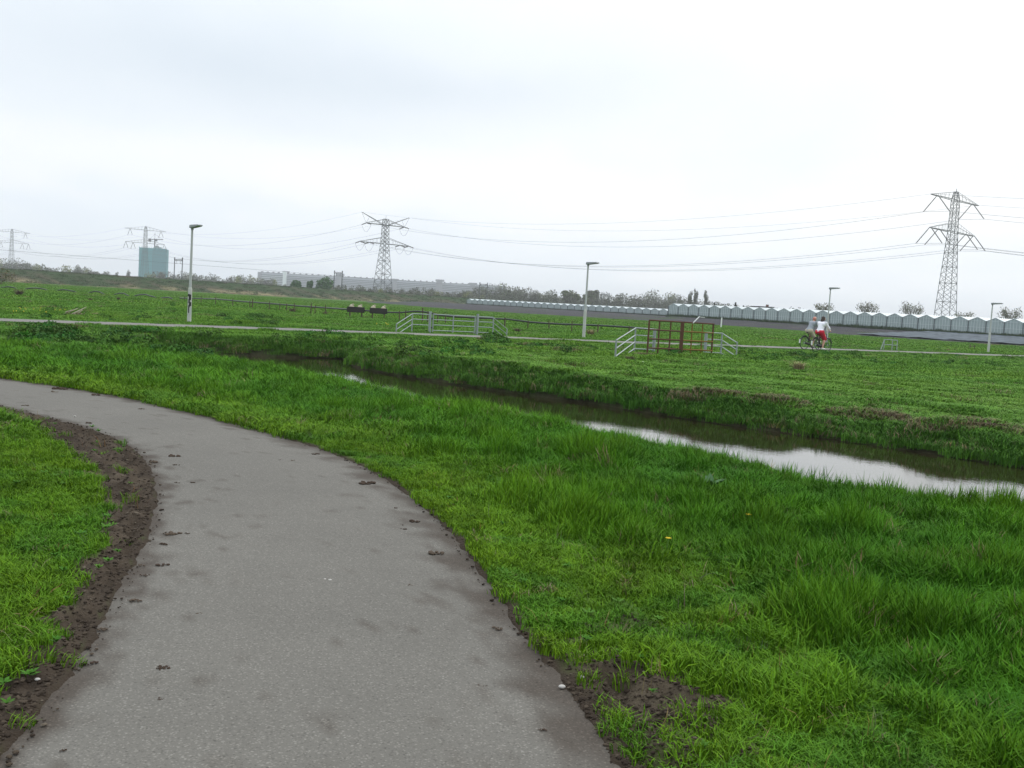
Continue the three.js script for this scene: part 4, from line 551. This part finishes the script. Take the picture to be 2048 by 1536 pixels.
{
  const pm = P(1621, 699.5, .175), pw = P(1641, 704, .175), t = pathTangent(pw), rot = Math.atan2(-t.z, t.x);
  const pos = (p) => [p.x, .177, p.z];
  bicycle('black bicycle ridden by the man in grey', [.02, .022, .025], pos(pm), rot - .12); rider('man in grey jacket and beige shorts riding the far bicycle', pos(pm), rot - .12, { lean: .26, top: [.27, .29, .32], topName: 'jacket', sleeve: 'long', hem: .93, bottom: [.42, .37, .28], bottomName: 'shorts', leg: .95, shoe: [.08, .08, .08], hair: [.45, .17, .13] });
  bicycle('dark bicycle ridden by the woman in red', [.03, .03, .035], pos(pw), rot + .06); rider('woman with long dark hair, white top and red knee trousers on a bicycle', pos(pw), rot + .06, { lean: .16, top: [.78, .76, .82], topName: 'blouse', sleeve: 'long', hem: 1.0, bottom: [.55, .025, .05], bottomName: 'red_trousers', leg: 1.0, shoe: [.75, .74, .72], hair: [.035, .02, .014], long: true });
}
{ // white duck on the water behind the near bank
  const p = P(446, 733, WL), o = thing('duck', 'white duck with dark beak on the ditch behind the bank', 'duck', [p.x, WL - .02, p.z], Math.PI + .2); o.scale.setScalar(.68);
  part(o, 'body', sdfMesh(smin([cap([-.14, .09, 0], [.1, .1, 0], .09, .1), cap([-.2, .13, 0], [-.3, .17, 0], .06, .02), cap([.13, .14, 0], [.19, .26, 0], .05, .037), cap([.2, .285, 0], [.225, .28, 0], .046, .04)], .05), [-.03, .15, 0], .36, 64), std([.8, .8, .77], .8));
  part(o, 'beak', (() => { const g = new THREE.ConeGeometry(.026, .085, 8); g.rotateZ(-Math.PI / 2); g.scale(1, .6, 1.2); g.translate(.3, .27, 0); return g; })(), std([.05, .04, .03], .6)); part(o, 'wing', [-1, 1].map(s => ball(.12, -.06, .13, s * .075, 1.25, .55, .35)), std([.74, .74, .71], .85)); part(o, 'eyes', [-1, 1].map(s => ball(.008, .235, .295, s * .04)), M.black);
}
// ------------------------------------------------------------------ small things in the grass
function tussock(r, n, h, spread, w, out = [], col = [], tones = [[1, 1, 1]], bend = .5) { // upright curved blades, three faces each
  for (let i = 0; i < n; i++) { const a = r() * 6.283, d = Math.sqrt(r()) * spread, x = Math.cos(a) * d, z = Math.sin(a) * d, b = r() * 6.283, L = h * (.45 + .65 * r()), ln = L * bend * (.25 + r()) * .8, ww = w * (.6 + .7 * r()), ox = Math.cos(b), oz = Math.sin(b), px = -oz * ww * .5, pz = ox * ww * .5, t = tones[r() * tones.length | 0], k = .82 + .36 * r();
    const m = [x + ox * ln * .3, L * .58, z + oz * ln * .3], e = [x + ox * ln, L * (.97 - .2 * bend * r()), z + oz * ln];
    out.push(x - px, -.02, z - pz, x + px, -.02, z + pz, m[0] + px * .8, m[1], m[2] + pz * .8, x - px, -.02, z - pz, m[0] + px * .8, m[1], m[2] + pz * .8, m[0] - px * .8, m[1], m[2] - pz * .8, m[0] - px * .8, m[1], m[2] - pz * .8, m[0] + px * .8, m[1], m[2] + pz * .8, e[0], e[1], e[2]);
    for (let j = 0; j < 9; j++) col.push(t[0] * k, t[1] * k, t[2] * k); }
  return [out, col];
}
const bladeMat = matte({ vertexColors: true, roughness: .8, side: THREE.DoubleSide });
{
  const straw = [[.3, .24, .13], [.22, .17, .1], [.36, .3, .18]], brown = [[.11, .08, .055], [.14, .1, .06], [.09, .075, .05]];
  const add = (px, py, w, tones, label, h = .6, seed = 1) => { const p = onGround(px, py), d = -p.z, sz = w * d / F; const r = rng(px * 31 + seed), [o, c] = tussock(r, 260, sz * h * .9, sz * .22, Math.max(.01, sz * .02), [], [], tones, 2.1), m = single('straw_tussock', soup(o, c), bladeMat, label, 'tussock', 'dry tussocks in the meadow'); m.position.copy(p); };
  add(1597, 741, 42, straw, 'pale dry straw tussock in the meadow below the cyclists', .6); add(1181, 670, 24, straw, 'dry straw tussock at the foot of the middle lamp', .7); add(1035, 666, 22, brown, 'brown tussock right of the far gate', .7); add(38, 591, 26, brown, 'dark brown bush near the bowed pipe lengths', .7); add(181, 602, 14, brown, 'small dark tussock between the bowed pipes, left one', .6); add(237, 599, 12, brown, 'small dark tussock between the bowed pipes, right one', .6); add(585, 625, 22, brown, 'brown tussock between pipe stakes left of the trays', .6); add(650, 630, 16, brown, 'brown tussock nearest the trays', .6); add(1260, 722, 30, brown, 'brown tussock below the wing of the near gate', .5); add(190, 632, 24, straw, 'straw tuft beside the heap of pale branches', .4);
  { const p = P(149, 634, .05), o = thing('dead_branches', 'heap of pale dead branches in the meadow left of the lamp', 'branches', surf(p)); const r = rng(3); for (const [x0, y0, x1, y1] of [[-.42, .03, .1, .3], [-.1, .05, .46, .38], [-.36, .1, -.08, .22], [-.2, .02, .3, .08], [.05, .04, .34, .24], [-.45, .02, -.05, .06]]) part(o, 'branch', bar([x0, y0, (r() - .5) * .2], [x1, y1, (r() - .5) * .2], .028, 6, .014), M.palewood); const [q, c] = tussock(r, 60, .22, .4, .03, [], [], brown, 1.2); part(o, 'dry_stalks', soup(q, c), bladeMat); }
  { const p = onGround(1285, 729); const g = new THREE.IcosahedronGeometry(.055, 2), q = g.attributes.position; for (let i = 0; i < q.count; i++) { const e = 1 + .4 * N2(q.getX(i) * 14, q.getZ(i) * 14 + q.getY(i) * 9, 95); q.setXYZ(i, q.getX(i) * e * 1.3, q.getY(i) * e * .8, q.getZ(i) * e); } g.computeVertexNormals(); g.translate(p.x, p.y + .05, p.z); single('white_stone', g, M.stone, 'white stone in the grass below the near gate', 'stone'); }
  // dandelions
  for (const [px, py, lab] of [[1331, 1116, 'dandelion flower in the tall grass right of the path'], [1492, 1064, 'dandelion flower among tall blades before the ditch'], [1968, 1156, 'dandelion flower low in the dense tall grass']]) { const p = onGround(px, py), o = thing('dandelion', lab, 'flower', p); part(o, 'stem', bar([0, -.02, 0], [.01, .13, 0], .003, 5), std([.1, .2, .03], .7)); const pt = []; for (let k = 0; k < 22; k++) { const a = k / 22 * 6.283 * 3, q = .006 + .016 * (k / 22), g = box(.022, .003, .006, q, 0, 0); g.rotateZ(.25); g.rotateY(a); g.scale(.75, .75, .75); g.translate(.01, .132, 0); pt.push(g); } part(o, 'flower_head', pt, std([.5, .36, .02], .8)); }
  // dock plant
  { const p = onGround(1420, 985), o = thing('dock_plant', 'broad leaved dock plant in the verge by the ditch', 'plant', p), lm = std([.03, .095, .022], .65, DS), r = rng(21); for (let k = 0; k < 9; k++) { const a = k * 2.4, L = .13 + .07 * r(), pos = [], W = .03; const el = .5 + .6 * r(); const pt = (t, s) => { const d = L * t, h = .04 + d * Math.sin(el) - .5 * d * d; const w = W * Math.sin(Math.PI * Math.min(1, t * .95 + .05)) * s; return [Math.cos(a) * d * Math.cos(el) * 1.2 - Math.sin(a) * w, h - Math.abs(s) * .0 + Math.abs(w) * .3, Math.sin(a) * d * Math.cos(el) * 1.2 + Math.cos(a) * w]; }; for (let i = 0; i < 6; i++) for (const s of [-1, 1]) { const t0 = i / 6, t1 = (i + 1) / 6; pos.push(...pt(t0, 0), ...pt(t0, s), ...pt(t1, s), ...pt(t0, 0), ...pt(t1, s), ...pt(t1, 0)); } part(o, 'leaf', soup(pos), lm); } }
  // mud clumps dropped on the near path
  const clumps = [[345, 1067, 40], [375, 1067, 14], [735, 967, 34], [872, 1106, 36], [830, 1043, 26], [805, 1050, 12], [995, 1257, 26], [790, 1016, 14], [808, 1058, 18], [268, 1202, 32], [290, 1150, 22], [325, 1130, 26], [282, 1130, 20], [328, 1088, 20], [350, 912, 30], [305, 924, 26], [352, 930, 16], [120, 778, 30], [110, 784, 18], [190, 790, 26], [282, 818, 18], [50, 811, 18], [175, 846, 18], [325, 1336, 34], [205, 1259, 24], [190, 1325, 20], [322, 1398, 18], [398, 1227, 16], [636, 1221, 12], [480, 1172, 14], [715, 1085, 8], [965, 1372, 22], [1085, 1460, 20], [585, 921, 14], [560, 920, 12], [630, 908, 18], [820, 1170, 14], [435, 1414, 14], [125, 1500, 16], [355, 965, 14], [385, 965, 14]];
  const base = new THREE.IcosahedronGeometry(1, 1);
  clumps.forEach(([px, py, w], i) => { const p = P(px, py, .012), sz = w * -p.z / F, r = rng(500 + i), gs = [], n = 6 + (w / 2.4 | 0); for (let k = 0; k < n; k++) { const s = sz * (.04 + .13 * r() * r() * (k > 2 ? 1 : 1.5)), g = base.clone(), q = g.attributes.position; for (let v = 0; v < q.count; v++) { const e = 1 + .5 * N2(q.getX(v) * 1.9 + i, q.getZ(v) * 1.9 + q.getY(v) + k, 101); q.setXYZ(v, q.getX(v) * e, q.getY(v) * e, q.getZ(v) * e); } g.computeVertexNormals(); g.scale(s, s * .55, s); g.rotateY(r() * 6); const rr = Math.sqrt(r()) * .45, ra = r() * 6.28; g.translate(Math.cos(ra) * sz * rr, s * .2, Math.sin(ra) * sz * rr * .8); gs.push(g); } const m = single('mud_clump', gs, i % 3 ? M.mud : std([.075, .056, .04], .95), w > 29 ? 'large flattened dark mud clump lying on the near path' : 'small scatter of dark mud on the near path', 'mud clump', w > 29 ? 'large mud clumps on the near path' : 'small mud scatters on the near path'); m.position.set(p.x, .012, p.z); });
  for (const [px, py, s] of [[1124, 1374, .012], [660, 1160 + 0, .008], [650, 1158, .006], [75, 1360, .009], [150, 833, .012], [1163, 1359, .01]]) { const p = P(px, py, .015), g = new THREE.IcosahedronGeometry(s, 1); g.scale(1.3, .7, 1); g.translate(p.x, Math.max(.012, gy(p.x, p.z)) + s * .4, p.z); single('pale_pebble', g, M.stone, 'tiny pale pebble at the near path', 'pebble', 'tiny pale pebbles at the near path'); }
}
// ------------------------------------------------------------------ soil crumbs and grass (stuff)
console.log('grass');
const hash = (i, j, k) => { let h = Math.imul(i, 374761393) ^ Math.imul(j, 668265263) ^ Math.imul(k, 974711); h = Math.imul(h ^ (h >>> 13), 1274126177); return ((h ^ (h >>> 16)) >>> 0) / 4294967296; };
function cellAt(x, z, s) { const u = x / s, v = z / s, i = Math.floor(u), j = Math.floor(v); let b = [0, 0, 9, 0]; for (let a = -1; a < 2; a++) for (let c = -1; c < 2; c++) { const fx = i + a + hash(i + a, j + c, 1), fz = j + c + hash(i + a, j + c, 2), d = Math.hypot(u - fx, v - fz); if (d < b[2]) b = [u - fx, v - fz, d, hash(i + a, j + c, 3)]; } return b; }
const dummy = new THREE.Object3D(); dummy.rotation.order = 'XZY'; const cc = new THREE.Color();
function scatter(name, label, category, geo, mat, list) { const m = shadow(new THREE.InstancedMesh(geo, mat, list.length)); list.forEach(([x, y, z, s, sy, ry, c, tx = 0, tz = 0], i) => { dummy.position.set(x, y, z); dummy.rotation.set(tx, ry, tz); dummy.scale.set(s, sy, s); dummy.updateMatrix(); m.setMatrixAt(i, dummy.matrix); m.setColorAt(i, cc.setRGB(c[0], c[1], c[2])); }); m.name = numbered(name); scene.add(m); tag(m, label, category, null, 'stuff'); console.log(name, list.length); return m; }
{
  const r = rng(2024), crumbs = [];
  for (let k = 0; k < 150000 && crumbs.length < 22000; k++) { const d = 2 + 13 * Math.pow(r(), 1.3), a = -.62 + 1.0 * r(), x = Math.sin(a) * d, z = -Math.cos(a) * d; const b = Math.max(mudAmount(x, z), bareAmount(x, z) * .9); const sp = b > .2 ? 1 : sdPath(x, z); if (b < .35 + .4 * r() && !(Math.abs(sp + .02) < .06 && r() < .16)) continue; const s = .003 + .0075 * Math.pow(r(), 2.5); const t = r(); crumbs.push([x, Math.max(gy(x, z), sp < 0 ? .01 : -1) + s * .3, z, s, s * (.5 + .5 * r()), r() * 6, t < .55 ? [.032, .024, .018] : t < .97 ? [.062, .048, .035] : [.11, .09, .068]]); }
  scatter('soil_crumbs', 'loose dark soil crumbs beside the near path', 'soil', (() => { const g = new THREE.IcosahedronGeometry(1, 1), p = g.attributes.position; for (let i = 0; i < p.count; i++) { const e = 1 + .9 * N2(p.getX(i) * 1.7, p.getZ(i) * 1.7 + p.getY(i) * 1.3, 150); p.setXYZ(i, p.getX(i) * e * 1.2, p.getY(i) * e * .8, p.getZ(i) * e); } g.computeVertexNormals(); return g; })(), matte({}), crumbs);
  const tuft = (seed, n, h, sp, w, bend) => { const [o, c] = tussock(rng(seed), n, h, sp, w, [], [], [[1, 1, 1], [1.15, 1.1, .9], [.85, .92, 1.0]], bend); return soup(o, c); };
  const gShort = tuft(1, 32, .075, .055, .0045, .95), gTall = tuft(2, 30, .2, .085, .0068, .8), gMid = tuft(3, 70, .17, .17, .0075, .8), gFar = tuft(4, 84, .2, .42, .019, .8), gVast = tuft(5, 40, .2, 1.2, .07, .6), gReed = tuft(6, 16, .42, .09, .009, .35);
  const L = { short: [], tall: [], mid: [], far: [], vast: [], reed: [] };
  const C = { yel: [.115, .2, .009], mid: [.068, .178, .009], deep: [.042, .132, .009], blue: [.038, .122, .014], past: [.105, .225, .026], bank: [.036, .095, .014], dry: [.17, .135, .075] };
  const mix = (a, b, t) => a.map((v, i) => lerp(v, b[i], t));
  const bankPoly = [...bankFront, V(150, 0, -420), V(-60, 0, -420)];
  const band = (r0, r1, dens, half, kind) => {
    const area = half * (r1 * r1 - r0 * r0), n = Math.round(area * dens);
    for (let k = 0; k < n; k++) {
      const d = Math.sqrt(lerp(r0 * r0, r1 * r1, r())), a = (r() * 2 - 1) * half, x = Math.sin(a) * d, z = -Math.cos(a) * d, g = groundAt(x, z);
      const n1 = fbm(x * .55, z * .55, 3, 110), n2 = fbm(x * 1.7, z * 1.7, 2, 113), n3 = N2(x * 5.3, z * 5.3, 117), jit = .92 + .16 * r();
      if (g.water < .06 || g.fpath < 1.05 + .25 * n2 || g.y < WL - .01) continue;
      if (d < 26 && g.path < .01 + .05 * n3 + .03 * r()) continue;
      if (d < 20) { if (r() < mudAmount(x, z) * 1.0 - .012 || r() < bareAmount(x, z) * .98) continue; }
      const left = d < 22 && x < 0 && g.path < 8 && leftSide(x, z);
      let c, h;
      if (d < 26 && (g.water > 8 || g.near)) {
        const shortK = left ? .85 : sstep(1.9, .25, g.path + n1 * 1.3 + n2 * .5);
        c = mix(mix(C.deep, C.mid, clamp(.5 + n1 * 1.8)), C.yel, clamp(shortK * .6 + n2 * .5)); if (n2 < -.25) c = mix(c, C.blue, .35);
        h = lerp(.95 + n1 * .9 + n2 * .6, .75 + n2 * .4, shortK); const hT = lerp(.7 + n1 * .55 + n2 * .8 + n3 * .25, .36, sstep(.1, .9, shortK)) * lerp(lerp(1.35, .45, sstep(-23, -15, z)), 1, sstep(.4, 1.8, g.water));
        if (r() < .012) c = C.dry;
        const y = g.y, s = .8 + .5 * r(), col = c.map(v => v * jit);
        const ce = cellAt(x + .1 * n3, z, lerp(.34, .2, shortK)), cl = clamp(1.3 - ce[2] * 1.15, .3, 1.3) * (.75 + .5 * ce[3]), ti = .75 * ce[2] * (1 - .4 * shortK), tz = -ti * ce[0] / (ce[2] + .01), tx = ti * ce[1] / (ce[2] + .01); const tone = .82 + .36 * ce[3]; for (let q = 0; q < 3; q++) col[q] *= tone;
        if (ce[2] > .62 && r() < .45 * (1 - shortK)) continue;
        if (kind === 'near') { if (shortK > .25 + .5 * r()) L.short.push([x, y, z, s * 1.1, s * clamp(h, .6, 1.4) * (.55 + .5 * cl), r() * 6.28, col, tx, tz]); else L.tall.push([x, y, z, s, s * clamp(hT * (.45 + .8 * cl), .25, 1.7), r() * 6.28, col, tx, tz]); }
        else { L.mid.push([x, y, z, s * (d > 17 ? 1.3 : .95), s * clamp(hT * (.5 + .7 * cl), .22, 1.4), r() * 6.28, col, tx, tz]); }
        if (g.near && g.water < 1 && r() < .1) L.reed.push([x, y, z, .7 + .5 * r(), .55 + .35 * r(), r() * 6, mix(C.mid, C.deep, r())]);
      } else {
        const tus = sstep(-.05, .35, n1 + .5 * n2), bankK = sstep(1.8, .5, g.water) + sstep(4, 1.6, g.fpath) * .8;
        const n4 = fbm(x * .09, z * .13, 3, 119); c = mix(C.past, C.deep, clamp(tus * .35 + bankK * .45 + n4 * .7)); if (n4 < -.1) c = mix(c, C.yel, clamp(-n4 * 1.6) * .5); if (n2 > .3) c = mix(c, C.yel, .3); if (g.water < 1) c = mix(C.bank, c, .35 + .4 * r());
        if (g.heap > .4 && r() < .6) c = mix(C.dry, [.1, .075, .045], r()); else if (r() < .025 + (g.water < .5 ? .06 : 0)) c = C.dry;
        h = (.3 + tus * .4 + clamp(sstep(1.6, .3, g.water)) * .35) * lerp(.45 + .5 * clamp(n2 * 2), 1, sstep(1.3, 3.2, g.fpath)); const s = .8 + .5 * r(), col = c.map(v => v * jit);
        if (d < 34) L.mid.push([x, g.y, z, s * 1.4, s * clamp(h, .25, 1.3), r() * 6, col]); else if (d < 80) L.far.push([x, g.y, z, s * (d < 50 ? .8 : 1), s * clamp(h, .12, 1.3) * .95, r() * 6, col]); else if (d < 140 || (!inside(x, z, bankPoly) && d < 290)) L.vast.push([x, g.y, z, s, s * (.3 + .35 * tus) * .9, r() * 6, col]);
        if (g.water < .6 && n2 > -.1 && r() < .22) L.reed.push([x, g.y, z, .9, .3 + .5 * r(), r() * 6, r() < .4 ? C.dry : C.bank]);
      }
    }
  };
  band(1.6, 5, 950, .72, 'near'); band(5, 8, 620, .66, 'near'); band(8, 11.5, 330, .62, 'near'); band(11.5, 17, 170, .62, 'mid'); band(17, 26, 95, .6, 'mid'); band(26, 36, 60, .6, 'mid'); band(36, 55, 24, .6, 'far'); band(55, 80, 9, .58, 'far'); band(80, 140, 2.4, .56, 'vast'); band(140, 300, .75, .53, 'vast');
  const gm = new THREE.MeshPhysicalMaterial({ vertexColors: true, roughness: .65, specularIntensity: .09, side: THREE.DoubleSide });
  scatter('short_grass', 'short mown grass along the near path', 'grass', gShort, gm, L.short); scatter('tall_grass', 'lush tall grass between the near path and the ditch', 'grass', gTall, gm, L.tall); scatter('bank_grass', 'thick grass on both ditch banks', 'grass', gMid, gm, L.mid); scatter('meadow_grass', 'pasture grass round the far path', 'grass', gFar, gm, L.far); scatter('far_meadow_grass', 'short grass of the far meadow', 'grass', gVast, gm, L.vast); scatter('reed_blades', 'upright reed blades at the water edge', 'reeds', gReed, gm, L.reed);
  { const o = [], c = [], q = rng(88); leaves(o, c, q, 150, 0, .12, 0, .3, .2, .3, .05, [[1, 1, 1], [1.2, 1.15, .9], [.8, .85, .8]], .3); const gw = soup(o, c), list = [];
    const drop = (px, py, s) => { const p = onGround(px, py), k = .75 + .5 * q(); if (sdWater(p.x, p.z)[0] < .5 || farPathD(p.x, p.z) < 1.5) return; list.push([p.x, p.y, p.z, s * k, s * k * (.7 + .5 * q()), q() * 6, q() < .75 ? [.04, .105, .018].map(v => v * (.8 + .5 * q())) : [.065, .14, .02]]); };
    for (const [x0, x1, y0, y1, n, s] of [[20, 330, 664, 690, 90, .9], [60, 130, 656, 672, 18, 1.0], [330, 700, 668, 690, 90, .8], [440, 560, 634, 652, 40, .9], [700, 1000, 682, 716, 90, .8], [820, 870, 662, 672, 12, .8], [960, 1010, 676, 690, 16, 1.1], [1000, 1240, 690, 705, 40, .7], [1340, 1400, 704, 716, 14, .8], [1480, 1720, 706, 724, 60, .8], [1720, 2048, 712, 735, 50, .7], [0, 360, 612, 645, 50, .7], [260, 420, 690, 712, 40, .7]]) for (let k = 0; k < n; k++) drop(x0 + (x1 - x0) * q(), y0 + (y1 - y0) * q(), s * .8);
    scatter('leafy_weeds', 'dark leafy weed clumps on the far bank and beside the far path', 'weeds', gw, gm, list); }
  { const o = [], q = rng(71), c = []; for (let k = 0; k < 9; k++) { const a = k * 2.4, Lq = .05 + .04 * q(), W = .016, up = .25 + .5 * q(), t = .85 + .3 * q(); const pt = (u, sd) => [Math.cos(a) * Lq * u - Math.sin(a) * W * sd, .01 + Lq * u * up - .4 * Lq * u * u * up, Math.sin(a) * Lq * u + Math.cos(a) * W * sd]; o.push(...pt(0, 0), ...pt(.55, 1), ...pt(.55, -1), ...pt(.55, 1), ...pt(1, 0), ...pt(.55, -1)); for (let j = 0; j < 6; j++) c.push(t, t, t); }
    const gr = soup(o, c), list = [], straw = []; for (let k = 0; k < 6000; k++) { const d = 2 + 11 * q(), a = (q() * 2 - 1) * .62, x = Math.sin(a) * d, z = -Math.cos(a) * d, g = groundAt(x, z); if (g.path < .05 || g.water < .8) continue; if (q() < .12 && list.length < 420) list.push([x, g.y + .02, z, .3 + .3 * q(), .5 + .5 * q(), q() * 6, q() < .6 ? [.045, .125, .015] : [.06, .14, .018]]); else if (q() < .12) straw.push([x, g.y + .02, z, .5 + .4 * q(), .45 + .6 * q(), q() * 6, [.2, .155, .075].map(v => v * (.6 + .7 * q())), (q() - .5) * 1.4, (q() - .5) * 1.4]); }
    scatter('verge_weeds', 'small broad leaved weeds in the near verges', 'weeds', gr, gm, list); scatter('dead_stalks', 'dead straw coloured stalks in the near verges', 'stalks', tuft(9, 5, .13, .05, .004, 1), gm, straw); }
  // weeds at the greenhouse foot and scrub on the embankment
  const scrub = [], toe = []; for (let k = 0; k < 5200; k++) { const t = -300 + 760 * r(), o = 3.2 + 9.5 * r(), h = o < 4.2 ? 3.75 : lerp(3.7, 0, (o - 4.2) / 8.8), p = rail(t, o, h), q = r(); scrub.push([p.x, p.y - .1, p.z, .5 + .7 * r(), 1.2 + 2.4 * r() * r(), r() * 6, q < .55 ? [.035, .065, .025] : q < .8 ? [.075, .066, .045] : [.045, .085, .025]]); }
  for (let k = 0; k < 900; k++) { const t = -300 + 700 * r(), p = rail(t, 12.6 + 1.6 * r(), 0); toe.push([p.x, 0, p.z, .6, 1 + 1.8 * r(), r() * 6, [.25, .21, .12].map(v => v * (.7 + .5 * r()))]); }
  scatter('embankment_scrub', 'rough scrub covering the railway embankment', 'scrub', gVast, gm, scrub); scatter('dry_reed_fringe', 'dry pale reeds along the embankment foot', 'reeds', gVast, gm, toe);
  const weeds = []; for (let k = 0; k < 900; k++) { const s = r() * tallBays * BAY, p = ghAt(tallR, s).add(V((r() - .5) * .6, 0, .5 + r() * .8)); weeds.push([p.x, GB - .05, p.z, .45 + .25 * r(), 2.4 + 3.2 * r() * r(), r() * 6, r() < .7 ? [.03, .055, .025] : [.06, .09, .04]]); } for (let k = 0; k < 500; k++) { const s = r() * lowBays * BAY, p = ghAt(lowR, s).add(V((r() - .5) * .6, 0, .8 + r() * .8)); weeds.push([p.x, GB - .1, p.z, .4 + .2 * r(), 1.6 + 1.8 * r() * r(), r() * 6, [.035, .05, .03]]); }
  scatter('greenhouse_weeds', 'dark weeds along the foot of the greenhouses', 'weeds', gVast, gm, weeds);
  const fl = []; for (let k = 0; k < 16; k++) { const p = P(20 + 110 * r(), 634 + 12 * r(), .05); fl.push([p.x, gy(p.x, p.z) + .3, p.z, .02, .02, 0, [.5, .42, .03]]); } for (let k = 0; k < 5; k++) { const p = P(720 + 60 * r(), 655 + 10 * r(), .05); fl.push([p.x, gy(p.x, p.z) + .28, p.z, .03, .03, 0, [.5, .42, .03]]); }
  scatter('yellow_flowers', 'scattered yellow flowers in the meadow grass', 'flowers', new THREE.IcosahedronGeometry(1, 0), new THREE.MeshStandardMaterial({ roughness: .8 }), fl);
}
console.log('done');
renderer.render(scene, camera);
